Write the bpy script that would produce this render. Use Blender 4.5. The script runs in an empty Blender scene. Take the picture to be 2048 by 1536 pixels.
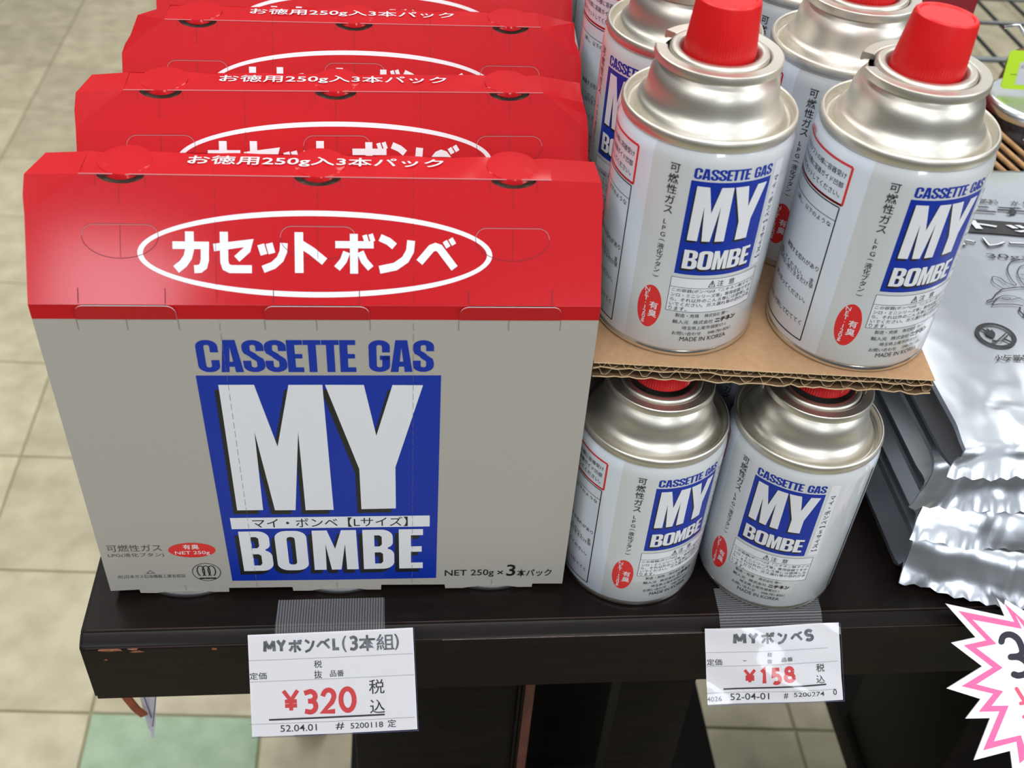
import bpy, bmesh, math, random
from math import sin, cos, pi, radians, sqrt
from mathutils import Vector, Matrix, noise
from mathutils.geometry import tessellate_polygon

random.seed(7)
SC = bpy.context.scene
COL = SC.collection
ZS = 0.75                      # height of the shelf top above the floor; everything below is built with the shelf top at z = 0

# ------------------------------------------------------------------ camera
cd = bpy.data.cameras.new('camera'); cam = bpy.data.objects.new('camera', cd); COL.objects.link(cam)
R_ = Vector((0.99546487, -0.07527447, 0.05816744)); U_ = Vector((0.0059959, 0.65988415, 0.75134343)); F_ = Vector((0.09494075, 0.74758723, -0.65734283))
m = Matrix.Identity(4)
for i in range(3):
    m[i][0] = R_[i]; m[i][1] = U_[i]; m[i][2] = -F_[i]
m[0][3], m[1][3], m[2][3] = 0.13473741, -0.32492532, 0.41391216 + ZS
cam.matrix_world = m
cd.sensor_width = 36; cd.lens = 36 * 2196.6 / 2048
cd.clip_start = 0.01; cd.clip_end = 60
cd.dof.use_dof = True; cd.dof.focus_distance = 0.475; cd.dof.aperture_fstop = 16
SC.camera = cam

# ------------------------------------------------------------------ world, lamps, exposure
w = bpy.data.worlds.new('world'); SC.world = w; w.use_nodes = True
bg = w.node_tree.nodes['Background']; bg.inputs[1].default_value = 1.0
# the shop around: pale ceiling overhead, duller shelves and aisles towards the horizon and below
_t = w.node_tree; _g = _t.nodes.new('ShaderNodeTexCoord'); _s = _t.nodes.new('ShaderNodeSeparateXYZ'); _r = _t.nodes.new('ShaderNodeValToRGB')
_t.links.new(_g.outputs['Generated'], _s.inputs[0]); _t.links.new(_s.outputs['Z'], _r.inputs[0]); _t.links.new(_r.outputs[0], bg.inputs[0])
_r.color_ramp.elements[0].position = 0.0; _r.color_ramp.elements[0].color = (0.10, 0.10, 0.095, 1)
_r.color_ramp.elements[1].position = 0.95; _r.color_ramp.elements[1].color = (0.62, 0.64, 0.66, 1)
_e = _r.color_ramp.elements.new(0.55); _e.color = (0.20, 0.205, 0.21, 1)

def area(name, loc, target, sx, sy, power, col=(1, 1, 1)):
    l = bpy.data.lights.new(name, 'AREA'); l.shape = 'RECTANGLE'; l.size = sx; l.size_y = sy; l.energy = power; l.color = col
    o = bpy.data.objects.new(name, l); COL.objects.link(o); o.location = loc
    o.rotation_euler = (Vector(target) - Vector(loc)).to_track_quat('-Z', 'Y').to_euler()
    o['kind'] = 'helper'
    return o
# ceiling tubes of the shop and the shop windows behind the camera, plus two added fills
area('ceiling_lamp_or_fill', (0.1, -0.95, 2.0), (0.1, -0.7, 0), 1.5, 0.32, 24, (1.0, 0.99, 0.96))  # added fill that brightens the front-facing surfaces
area('ceiling_lamp_or_fill', (-0.9, 1.2, 2.0), (-0.9, 1.2, 0), 0.35, 2.4, 28, (1.0, 0.99, 0.95))
area('ceiling_lamp_or_fill', (0.55, 1.4, 2.0), (0.55, 1.4, 0), 0.35, 2.4, 28, (1.0, 0.99, 0.95))
area('ceiling_lamp_or_fill', (2.0, 0.6, 2.0), (2.0, 0.6, 0), 0.35, 2.4, 30, (1.0, 0.99, 0.95))
area('ceiling_lamp_or_fill', (-1.7, -1.6, 2.0), (-1.7, -1.6, 0), 1.2, 1.2, 30, (1.0, 0.98, 0.95))
area('window_light_or_fill', (-0.74, -2.39, 1.80), (0.1, 0, 0), 0.36, 0.3, 8, (0.82, 0.88, 1.0))
area('window_light_or_fill', (0.72, -2.9, 1.45), (0.2, 0, 0), 0.55, 0.8, 24, (0.9, 0.95, 1.0))
area('window_light_or_fill', (2.7, 3.5, 1.5), (0.4, 0.1, 0), 2.4, 1.5, 11, (0.93, 0.96, 1.0))  # added fill at the back right that brightens the foil tops
area('window_light_or_fill', (2.6, -1.3, 1.3), (0.3, 0, 0), 1.4, 1.1, 40, (0.9, 0.95, 1.0))

SC.view_settings.view_transform = 'Standard'; SC.view_settings.look = 'None'
SC.view_settings.gamma = 1; SC.view_settings.use_curve_mapping = False
SC.view_settings.exposure = -0.33
SC.cycles.max_bounces = 8; SC.cycles.caustics_reflective = False; SC.cycles.caustics_refractive = False
SC.cycles.sample_clamp_indirect = 4

# ------------------------------------------------------------------ materials
def srgb(r, g, b):
    f = lambda c: (c / 255 / 12.92) if c / 255 <= 0.04045 else ((c / 255 + 0.055) / 1.055) ** 2.4
    return (f(r), f(g), f(b), 1)
def mat(name, col, rough=0.5, metal=0.0, coat=0.0, coat_rough=0.1, noise_amt=0.0, noise_scale=60, bump=0.0, bump_scale=200, alpha=1.0, trans=0.0, spec=0.5, ior=1.5, stretch=None, col2=None, rough_var=0.0):
    mt = bpy.data.materials.new(name); mt.use_nodes = True; nt = mt.node_tree; b = nt.nodes['Principled BSDF']
    c = col if len(col) == 4 else (*col, 1)
    b.inputs['Base Color'].default_value = c; b.inputs['Roughness'].default_value = rough; b.inputs['Metallic'].default_value = metal
    b.inputs['Coat Weight'].default_value = coat; b.inputs['Coat Roughness'].default_value = coat_rough
    b.inputs['Alpha'].default_value = alpha; b.inputs['Transmission Weight'].default_value = trans; b.inputs['IOR'].default_value = ior
    b.inputs['Specular IOR Level'].default_value = spec
    tc = nt.nodes.new('ShaderNodeTexCoord'); mp = nt.nodes.new('ShaderNodeMapping'); nt.links.new(tc.outputs['Object'], mp.inputs[0])
    if stretch: mp.inputs['Scale'].default_value = stretch
    if noise_amt or col2:
        n = nt.nodes.new('ShaderNodeTexNoise'); n.inputs['Scale'].default_value = noise_scale; n.inputs['Detail'].default_value = 6
        nt.links.new(mp.outputs[0], n.inputs['Vector'])
        rp = nt.nodes.new('ShaderNodeValToRGB'); nt.links.new(n.outputs['Fac'], rp.inputs[0])
        c2 = col2 if col2 else tuple(max(0, x * (1 - noise_amt)) for x in c[:3]) + (1,)
        rp.color_ramp.elements[0].position = 0.35; rp.color_ramp.elements[1].position = 0.65
        rp.color_ramp.elements[0].color = c2; rp.color_ramp.elements[1].color = c
        nt.links.new(rp.outputs[0], b.inputs['Base Color'])
    if rough_var:
        n3 = nt.nodes.new('ShaderNodeTexNoise'); n3.inputs['Scale'].default_value = noise_scale * .6; nt.links.new(mp.outputs[0], n3.inputs['Vector'])
        mr = nt.nodes.new('ShaderNodeMapRange'); mr.inputs[3].default_value = rough - rough_var; mr.inputs[4].default_value = rough + rough_var
        nt.links.new(n3.outputs['Fac'], mr.inputs[0]); nt.links.new(mr.outputs[0], b.inputs['Roughness'])
    if bump:
        n2 = nt.nodes.new('ShaderNodeTexNoise'); n2.inputs['Scale'].default_value = bump_scale; n2.inputs['Detail'].default_value = 4
        nt.links.new(mp.outputs[0], n2.inputs['Vector'])
        bp = nt.nodes.new('ShaderNodeBump'); bp.inputs['Strength'].default_value = bump; bp.inputs['Distance'].default_value = 0.001
        nt.links.new(n2.outputs['Fac'], bp.inputs['Height']); nt.links.new(bp.outputs[0], b.inputs['Normal'])
    return mt
M = dict(
    red=mat('red_card', srgb(192, 17, 28), 0.5, coat=0.4, coat_rough=0.13, spec=0.12, bump=0.12, bump_scale=90, noise_amt=0.06, noise_scale=900),
    grey=mat('grey_card', srgb(174, 170, 162), 0.5, coat=0.25, coat_rough=0.35, noise_amt=0.05, noise_scale=1500, bump=0.05, bump_scale=120),
    card_edge=mat('card_board_edge', srgb(120, 96, 84), 0.8, noise_amt=0.3, noise_scale=900),
    cut=mat('cut_line', srgb(120, 22, 26), 0.7), cut_grey=mat('cut_line_grey', srgb(112, 105, 98), 0.7), perf_light=mat('perforation_light', srgb(196, 120, 122), 0.6),
    blue=mat('blue_ink', srgb(12, 48, 158), 0.45, coat=0.2, coat_rough=0.25, spec=0.3), white=mat('white_ink', srgb(226, 228, 234), 0.45, coat=0.3, coat_rough=0.3),
    black=mat('black_ink', srgb(22, 22, 26), 0.45, coat=0.3, coat_rough=0.3), dgrey=mat('grey_ink', srgb(84, 82, 80), 0.5),
    inkred=mat('red_ink', srgb(218, 36, 40), 0.4, coat=0.4, coat_rough=0.2),
    can_white=mat('can_white_lacquer', srgb(218, 227, 238), 0.3, coat=0.9, coat_rough=0.06),
    can_grey=mat('can_silver_grey_lacquer', srgb(206, 210, 213), 0.3, metal=0.0, coat=0.9, coat_rough=0.06),
    tin=mat('satin_tinplate', srgb(222, 218, 208), 0.43, metal=1.0, bump=0.03, bump_scale=700),
    tin_grey=mat('grey_tinplate', srgb(176, 178, 180), 0.38, metal=1.0),
    tin_bright=mat('bright_tinplate', srgb(228, 226, 220), 0.2, metal=1.0),
    cap=mat('red_plastic', srgb(226, 22, 26), 0.38, coat=0.15, coat_rough=0.3),
    paper=mat('white_paper', srgb(246, 246, 252), 0.6), film=mat('clear_film', (1, 1, 1), 0.12, alpha=0.12, spec=0.8),
    pink=mat('pink_ink', srgb(255, 110, 170), 0.5), pinkred=mat('pink_red_marker', srgb(255, 95, 125), 0.5), navy=mat('black_marker', srgb(38, 34, 52), 0.5),
    price=mat('price_red_ink', srgb(224, 66, 70), 0.5), ink=mat('tag_ink', srgb(46, 46, 56), 0.5), marker=mat('grey_marker_ink', srgb(74, 76, 82), 0.5, col2=srgb(128, 130, 138), noise_scale=350),
    wood=mat('dark_wood', srgb(24, 17, 15), 0.42, coat=0.06, spec=0.12, coat_rough=0.16, col2=srgb(18, 13, 12), noise_scale=28, stretch=(1, 9, 9), bump=0.06, bump_scale=160),
    wood_dull=mat('dark_wood_dull', srgb(26, 21, 19), 0.6, spec=0.15, col2=srgb(18, 15, 13), noise_scale=40, stretch=(1, 6, 6)),
    wood_red=mat('red_brown_wood', srgb(98, 58, 48), 0.5, noise_amt=0.3, noise_scale=40, stretch=(6, 6, 1)),
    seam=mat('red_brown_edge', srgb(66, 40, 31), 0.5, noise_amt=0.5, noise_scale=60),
    scuff=mat('pale_scuff', srgb(142, 126, 120), 0.6, noise_amt=0.6, noise_scale=220), chip=mat('bare_wood_chip', srgb(150, 84, 50), 0.8, col2=srgb(96, 72, 54), noise_scale=500),
    kraft=mat('kraft_board', srgb(190, 150, 112), 0.85, noise_amt=0.12, noise_scale=300, bump=0.1, bump_scale=400),
    kraft_edge=mat('kraft_cut_edge', srgb(206, 178, 138), 0.9, noise_amt=0.2, noise_scale=600), kraft_shade=mat('kraft_inside_shade', srgb(104, 80, 56), 0.9, noise_amt=0.2, noise_scale=400),  # inner board is the same kraft, cavity shade put into a darker colour
    foil=mat('silver_foil', srgb(209, 215, 223), 0.29, metal=0.88, bump=0.05, bump_scale=45), 
    grout=mat('tile_joint', srgb(158, 154, 124), 0.8),
    tile=mat('cream_tile', srgb(206, 197, 168), 0.45, col2=srgb(184, 175, 146), noise_scale=22, bump=0.03, bump_scale=30, rough_var=0.12),
    tile_green=mat('green_tile', srgb(168, 190, 160), 0.4, col2=srgb(146, 172, 140), noise_scale=30, rough_var=0.1),
    wire_lit=mat('lit_black_wire', srgb(104, 110, 112), 0.35, metal=0.3), wire=mat('black_wire', srgb(24, 27, 27), 0.3, coat=0.6), steel=mat('chrome_wire', srgb(190, 192, 196), 0.2, metal=1.0),  # thick cross wires are black too, their lit tops painted as grey
    lime=mat('lime_card', srgb(190, 232, 40), 0.5), sticker=mat('sticker_paper', srgb(206, 208, 212), 0.5),
    reed=mat('reed', srgb(186, 142, 92), 0.55, noise_amt=0.35, noise_scale=160), reed_dark=mat('dark_reed', srgb(112, 78, 50), 0.6, noise_amt=0.4, noise_scale=160),
    jar=mat('jar_glass', srgb(225, 235, 228), 0.04, trans=0.92, ior=1.3), jar_fill=mat('jar_contents', srgb(74, 44, 40), 0.6, noise_amt=0.6, noise_scale=140), lid=mat('jar_lid', srgb(222, 226, 224), 0.28, metal=1.0),
    darkbox=mat('dark_red_box', srgb(128, 14, 24), 0.5), strap=mat('brown_strap', srgb(142, 72, 44), 0.6, noise_amt=0.3, noise_scale=200),
    sleeve=mat('frosted_sleeve', srgb(196, 194, 214), 0.3, alpha=0.55), sleeve_line=mat('sleeve_edge', srgb(90, 92, 140), 0.4, alpha=0.8), black_hole=mat('dark_fill', srgb(20, 18, 20), 0.6),
)
def film_mat():
    mt = bpy.data.materials.new('clear_sleeve_film'); mt.use_nodes = True; nt = mt.node_tree; nt.nodes.remove(nt.nodes['Principled BSDF']); out = nt.nodes['Material Output']
    fr = nt.nodes.new('ShaderNodeFresnel'); fr.inputs[0].default_value = 1.36; tr = nt.nodes.new('ShaderNodeBsdfTransparent'); gl = nt.nodes.new('ShaderNodeBsdfGlossy'); gl.inputs['Roughness'].default_value = 0.06
    mx = nt.nodes.new('ShaderNodeMixShader'); nt.links.new(fr.outputs[0], mx.inputs[0]); nt.links.new(tr.outputs[0], mx.inputs[1]); nt.links.new(gl.outputs[0], mx.inputs[2]); nt.links.new(mx.outputs[0], out.inputs[0]); return mt
M['film'] = film_mat(); M['jar'] = film_mat(); M['jar'].name = 'jar_glass'; M['jar'].node_tree.nodes['Fresnel'].inputs[0].default_value = 1.6
# ribbed clear tape
def tape_mat(name, rot):
    mt = bpy.data.materials.new(name); mt.use_nodes = True; nt = mt.node_tree; b = nt.nodes['Principled BSDF']
    tc = nt.nodes.new('ShaderNodeTexCoord'); mp = nt.nodes.new('ShaderNodeMapping'); mp.inputs['Rotation'].default_value = (0, 0, rot); nt.links.new(tc.outputs['Object'], mp.inputs[0])
    wv = nt.nodes.new('ShaderNodeTexWave'); wv.inputs['Scale'].default_value = 260; wv.inputs['Distortion'].default_value = 0.6; nt.links.new(mp.outputs[0], wv.inputs[0])
    mr = nt.nodes.new('ShaderNodeMapRange'); mr.inputs[3].default_value = 0.10; mr.inputs[4].default_value = 0.42; nt.links.new(wv.outputs['Fac'], mr.inputs[0])
    nt.links.new(mr.outputs[0], b.inputs['Alpha']); b.inputs['Base Color'].default_value = srgb(170, 172, 178); b.inputs['Roughness'].default_value = 0.3
    return mt
M['tape_a'] = tape_mat('ribbed_tape_lengthwise', 0); M['tape_b'] = tape_mat('ribbed_tape_crosswise', pi / 2)

# ------------------------------------------------------------------ object helpers
def link(name, me, mats, parent=None, smooth=None):
    for mm in (mats if isinstance(mats, (list, tuple)) else [mats]): me.materials.append(mm)
    o = bpy.data.objects.new(name, me); COL.objects.link(o)
    if parent: o.parent = parent
    if smooth is not None and len(me.polygons):
        me.polygons.foreach_set('use_smooth', [True] * len(me.polygons))
        if smooth < 180:
            b = bmesh.new(); b.from_mesh(me); a = radians(smooth)
            for e in b.edges:
                if len(e.link_faces) == 2 and e.calc_face_angle(0) > a: e.smooth = False
            b.to_mesh(me); b.free()
    return o
def mesh(name, vs, fs, mats, parent=None, smooth=None, mi=None):
    me = bpy.data.meshes.new(name); me.from_pydata([tuple(v) for v in vs], [], fs); me.update()
    o = link(name, me, mats, parent, smooth)
    if mi: me.polygons.foreach_set('material_index', mi)
    return o
def from_bm(name, bm, mats, parent=None, smooth=None):
    me = bpy.data.meshes.new(name); bm.to_mesh(me); bm.free(); return link(name, me, mats, parent, smooth)
def thing(name, label, cat, loc=(0, 0, 0), rz=0, group=None):
    o = bpy.data.objects.new(name, None); COL.objects.link(o); o.location = loc; o.rotation_euler = (0, 0, rz); o.empty_display_size = 0.01
    return tag(o, label, cat, group)
def tag(o, label, cat=None, group=None, kind=None):
    o['label'] = label
    if cat: o['category'] = cat
    if group: o['group'] = group
    if kind: o['kind'] = kind
    return o
def box_vf(x0, y0, z0, x1, y1, z1, base=0):
    v = [(x0, y0, z0), (x1, y0, z0), (x1, y1, z0), (x0, y1, z0), (x0, y0, z1), (x1, y0, z1), (x1, y1, z1), (x0, y1, z1)]
    f = [(0, 3, 2, 1), (4, 5, 6, 7), (0, 1, 5, 4), (1, 2, 6, 5), (2, 3, 7, 6), (3, 0, 4, 7)]
    return v, [tuple(i + base for i in q) for q in f]
def bevel_box(name, x0, y0, z0, x1, y1, z1, r, mt, parent=None, seg=2):
    bm = bmesh.new(); v, f = box_vf(x0, y0, z0, x1, y1, z1); vv = [bm.verts.new(q) for q in v]
    for q in f: bm.faces.new([vv[i] for i in q])
    if r: bmesh.ops.bevel(bm, geom=bm.edges[:], offset=r, segments=seg, affect='EDGES', profile=0.5)
    return from_bm(name, bm, mt, parent, 40 if r else None)
def lathe_vf(prof, seg=96, a0=0.0, a1=2 * pi):
    full = abs(a1 - a0 - 2 * pi) < 1e-6; n = seg if full else seg + 1
    vs, fs = [], []
    for i in range(n):
        a = a0 + (a1 - a0) * i / seg
        for r, z in prof: vs.append((r * sin(a), -r * cos(a), z))
    k = len(prof)
    for i in range(seg):
        j = (i + 1) % n
        for q in range(k - 1): fs.append((i * k + q, j * k + q, j * k + q + 1, i * k + q + 1))
    return vs, fs
def lathe(name, prof, mt, parent=None, seg=96, smooth=35):
    vs, fs = lathe_vf(prof, seg); return mesh(name, vs, fs, mt, parent, smooth)
def tube(pts, r, seg=8):
    vs, fs = [], []; n = len(pts); P = [Vector(q) for q in pts]
    for i in range(n):
        d = (P[min(i + 1, n - 1)] - P[max(i - 1, 0)]).normalized(); a = d.orthogonal().normalized() if i == 0 else (a - d * a.dot(d)).normalized(); b = d.cross(a)
        for k in range(seg): vs.append(P[i] + (a * cos(2 * pi * k / seg) + b * sin(2 * pi * k / seg)) * r)
    for i in range(n - 1):
        for k in range(seg): fs.append((i * seg + k, i * seg + (k + 1) % seg, (i + 1) * seg + (k + 1) % seg, (i + 1) * seg + k))
    fs.append(tuple(range(seg))[::-1]); fs.append(tuple((n - 1) * seg + k for k in range(seg)))
    return vs, fs
def join_vf(parts):
    V, Fs = [], []
    for v, f in parts:
        b = len(V); V += list(v); Fs += [tuple(i + b for i in q) for q in f]
    return V, Fs

# ------------------------------------------------------------------ flat print shapes (2-D, millimetres): lists of (verts, faces)
def poly(loops):
    L = [[Vector((x, y, 0)) for x, y in lp] for lp in loops]
    tr = tessellate_polygon(L); vs = [(q.x, q.y) for lp in L for q in lp]
    out = []
    for a, b, c in tr:
        A, B, C = vs[a], vs[b], vs[c]
        s = (B[0] - A[0]) * (C[1] - A[1]) - (B[1] - A[1]) * (C[0] - A[0])
        out.append((a, b, c) if s > 0 else (a, c, b))
    return vs, out
def rect(x0, y0, x1, y1): return [(x0, y0), (x1, y0), (x1, y1), (x0, y1)], [(0, 1, 2, 3)]
def line(pts, wd):                     # ribbon along a polyline
    vs, fs = [], []
    for (x0, y0), (x1, y1) in zip(pts, pts[1:]):
        dx, dy = x1 - x0, y1 - y0; l = sqrt(dx * dx + dy * dy) or 1; nx, ny = -dy / l * wd / 2, dx / l * wd / 2; b = len(vs)
        vs += [(x0 - nx, y0 - ny), (x1 - nx, y1 - ny), (x1 + nx, y1 + ny), (x0 + nx, y0 + ny)]; fs.append((b, b + 1, b + 2, b + 3))
    return vs, fs
def frame(x0, y0, x1, y1, wd): return line([(x0, y0), (x1, y0), (x1, y1), (x0, y1), (x0, y0), (x1, y0)], wd)
def ell(cx, cy, rx, ry, n=64, a0=0, a1=2 * pi): return [(cx + rx * cos(a0 + (a1 - a0) * i / n), cy + ry * sin(a0 + (a1 - a0) * i / n)) for i in range(n + (0 if abs(a1 - a0 - 2 * pi) < 1e-6 else 1))]
def ellipse(cx, cy, rx, ry, n=64): return poly([ell(cx, cy, rx, ry, n)])
def ring2(cx, cy, rx, ry, wd, n=96):
    a, b = ell(cx, cy, rx, ry, n), ell(cx, cy, rx - wd, ry - wd, n); return a + b, [(i, (i + 1) % n, n + (i + 1) % n, n + i) for i in range(n)]
def xf(s, sx=1, sy=1, dx=0, dy=0, rot=0):
    c, q = cos(rot), sin(rot); return [((x * sx) * c - (y * sy) * q + dx, (x * sx) * q + (y * sy) * c + dy) for x, y in s[0]], s[1]
def bounds(s): xs = [v[0] for v in s[0]]; ys = [v[1] for v in s[0]]; return min(xs), min(ys), max(xs), max(ys)
def fit(s, x0, y0, x1, y1):
    a, b, c, d = bounds(s); sx = (x1 - x0) / (c - a or 1); sy = (y1 - y0) / (d - b or 1)
    return [((x - a) * sx + x0, (y - b) * sy + y0) for x, y in s[0]], s[1]
_tc = {}
def text(s, bold=0.0):
    if (s, bold) in _tc: return _tc[(s, bold)]
    c = bpy.data.curves.new('t', 'FONT'); c.body = s; c.offset = bold; c.resolution_u = 3
    o = bpy.data.objects.new('t', c); COL.objects.link(o); dg = bpy.context.evaluated_depsgraph_get(); dg.update()
    me = bpy.data.meshes.new_from_object(o.evaluated_get(dg), depsgraph=dg)
    r = [(v.co.x, v.co.y) for v in me.vertices], [tuple(p.vertices) for p in me.polygons]
    fs = []
    for f in r[1]:
        a = sum(r[0][f[i]][0] * r[0][f[(i + 1) % len(f)]][1] - r[0][f[(i + 1) % len(f)]][0] * r[0][f[i]][1] for i in range(len(f)))
        fs.append(f if a > 0 else f[::-1])
    r = (r[0], fs)
    bpy.data.objects.remove(o); bpy.data.meshes.remove(me); bpy.data.curves.remove(c)
    _tc[(s, bold)] = r; return r
def T(s, x0, y0, x1, y1, bold=0.0): return fit(text(s, bold), x0, y0, x1, y1)
def vtext(s, cx, ytop, pitch, em, bold=0.0, sx=1.0):   # upright characters stacked downwards
    out = []
    for i, ch in enumerate(s):
        if ch == ' ': continue
        t = text(ch, bold); rot = 0
        if ch in '()（）【】ー': rot = -pi / 2
        a, b, c, d = bounds(t); t = xf(t, 1, 1, -(a + c) / 2, -(b + d) / 2); t = xf(t, em, em, 0, 0, rot); t = xf(t, sx, 1)
        out.append(xf(t, 1, 1, cx, ytop - pitch * (i + .5)))
    return out
def stroke(path, wx, wy):               # heavy condensed stroke, vertical stems wx wide, horizontal bars wy high
    k = wx / wy; P = [(x, y * k) for x, y in path]; L, Rr = [], []
    for i, (x, y) in enumerate(P):
        a, b = P[max(i - 1, 0)], P[min(i + 1, len(P) - 1)]; dx, dy = b[0] - a[0], b[1] - a[1]; l = sqrt(dx * dx + dy * dy) or 1
        nx, ny = -dy / l * wx / 2, dx / l * wx / 2; L.append((x + nx, (y + ny) / k)); Rr.append((x - nx, (y - ny) / k))
    n = len(P); return L + Rr, [(n + i, n + i + 1, i + 1, i) for i in range(n - 1)]
def tk(path, w):                         # mitred thick stroke
    n = len(path); L, Rr = [], []
    for i in range(n):
        def nn(a, b): dx, dy = b[0] - a[0], b[1] - a[1]; l = sqrt(dx * dx + dy * dy) or 1; return (-dy / l, dx / l)
        n0 = nn(path[i - 1], path[i]) if i else nn(path[0], path[1]); n1 = nn(path[i], path[i + 1]) if i < n - 1 else n0
        mx, my = n0[0] + n1[0], n0[1] + n1[1]; l = sqrt(mx * mx + my * my) or 1; mx, my = mx / l, my / l; k = min(1.7, 1 / max(.35, mx * n0[0] + my * n0[1])) * w / 2
        L.append((path[i][0] + mx * k, path[i][1] + my * k)); Rr.append((path[i][0] - mx * k, path[i][1] - my * k))
    return L + Rr, [(n + i, n + i + 1, i + 1, i) for i in range(n - 1)]
def arc(cx, cy, rx, ry, d0, d1, n=10): return [(cx + rx * cos(radians(d0 + (d1 - d0) * i / n)), cy + ry * sin(radians(d0 + (d1 - d0) * i / n))) for i in range(n + 1)]
def rr(x0, y0, x1, y1, rx, ry=None, n=6):
    ry = ry or rx
    return arc(x1 - rx, y0 + ry, rx, ry, -90, 0, n) + arc(x1 - rx, y1 - ry, rx, ry, 0, 90, n) + arc(x0 + rx, y1 - ry, rx, ry, 90, 180, n) + arc(x0 + rx, y0 + ry, rx, ry, 180, 270, n)
def glyph(ch):                          # heavy condensed capitals, height 1
    s, w_ = 0.2, 0.54; h = s / 2
    if ch == 'O': return [poly([rr(0, 0, w_, 1, .2, .17), rr(s, .15, w_ - s, .85, .06, .06)[::-1]])], w_
    if ch in 'CG':
        p = arc(w_ - h - .16, .915 - .09, .16, .09, 0, 90) ; xr, xl = w_ - h, h
        path = [(xr, .62), (xr, .80)] + arc((xr + xl) / 2, .80, (xr - xl) / 2, .125, 0, 180, 12)[1:] + [(xl, .5), (xl, .20)] + arc((xr + xl) / 2, .20, (xr - xl) / 2, .125, 180, 360, 12)[1:]
        if ch == 'C': return [stroke(path + [(xr, .38)], s, .15)], w_
        return [stroke(path + [(xr, .49)], s, .15), rect(w_ * .52, .38, w_, .52)], w_
    if ch == 'S':
        xr, xl = w_ - h, h; c = (xr + xl) / 2; r = (xr - xl) / 2
        path = [(xr, .66), (xr, .80)] + arc(c, .80, r, .125, 0, 180, 12)[1:] + [(xl, .70)] + [(xl + .02, .63), (c - .03, .545), (c + .03, .475), (xr - .02, .38), (xr, .30)] + arc(c, .20, r, .125, 0, -180, 12) + [(xl, .36)]
        return [stroke(path, s, .15)], w_
    if ch == 'B':
        a = [(0, 0), (.3, 0)] + arc(w_ - .2, .18, .2, .18, -90, 0) + [(w_, .34)] + arc(w_ - .14, .36, .14, .16, 0, 75) + arc(w_ - .16, .68, .14, .14, -70, 0) + arc(w_ - .22, .82, .2, .18, 0, 90) + [(0, 1)]
        return [poly([a, [(s, .14), (s, .43), (.30, .43), (.345, .39), (.345, .19), (.31, .14)], [(s, .58), (s, .86), (.29, .86), (.33, .82), (.33, .63), (.29, .58)]])], w_
    if ch == 'E': return [rect(0, 0, s, 1), rect(s, 0, .40, .15), rect(s, .43, .38, .57), rect(s, .85, .40, 1)], .40
    if ch == 'T': return [rect(0, .85, .44, 1), rect(.12, 0, .32, .85)], .44
    if ch == 'A': return [poly([[(0, 0), (.2, 0), (.215, .17), (.345, .17), (.36, 0), (.56, 0), (.43, 1), (.13, 1)], [(.235, .33), (.28, .78), (.325, .33)]])], .56
    if ch == 'M': return [poly([[(0, 0), (.155, 0), (.165, .655), (.225, 0), (.35, 0), (.415, .655), (.425, 0), (.575, 0), (.565, 1), (.375, 1), (.285, .535), (.195, 1), (.005, 1)]])], .575
    if ch == 'Y': return [poly([[(.165, 0), (.37, 0), (.37, .365), (.535, 1), (.365, 1), (.27, .62), (.21, 1), (0, 1), (.165, .35)]])], .535
    return [], .22
def heavy(s, x0, y0, x1, y1, gap=.03):
    out, x = [], 0
    for ch in s:
        g, wd = glyph(ch)
        out += [xf(q, 1, 1, x, 0) for q in g]; x += wd + gap
    V = join_vf(out); k = (x1 - x0) / (x - gap)
    return xf(V, k, y1 - y0, x0, y0)

def split2d(s, cell):                   # slice along x so it can follow a curve
    bm = bmesh.new(); vv = [bm.verts.new((x, y, 0)) for x, y in s[0]]
    for f in s[1]:
        try: bm.faces.new([vv[i] for i in f])
        except ValueError: pass
    a, b, c, d = bounds(s); x = math.floor(a / cell) * cell + cell
    while x < c:
        bmesh.ops.bisect_plane(bm, geom=bm.verts[:] + bm.edges[:] + bm.faces[:], dist=1e-6, plane_co=(x, 0, 0), plane_no=(1, 0, 0)); x += cell
    bm.verts.index_update(); r = [(v.co.x, v.co.y) for v in bm.verts], [tuple(v.index for v in f.verts) for f in bm.faces]; bm.free(); return r
def splitxy(s, cell):
    t = split2d(s, cell); t = ([(y, x) for x, y in t[0]], [f[::-1] for f in t[1]]); t = split2d(t, cell); return ([(y, x) for x, y in t[0]], [f[::-1] for f in t[1]])
def decal(name, shapes, mt, fn, parent, cell=None, smooth=None, both=False):
    V, Fs = [], []                      # each printed stroke sits a few microns above the one before
    for i, s in enumerate(shapes):
        if cell: s = split2d(s, cell) if not both else splitxy(s, cell)
        h = (i % 24) * .004; b = len(V)
        V += [fn(x, y, h) for x, y in s[0]]; Fs += [tuple(k + b for k in f) for f in s[1]]
    return mesh(name, V, Fs, mt, parent, smooth)

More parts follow.
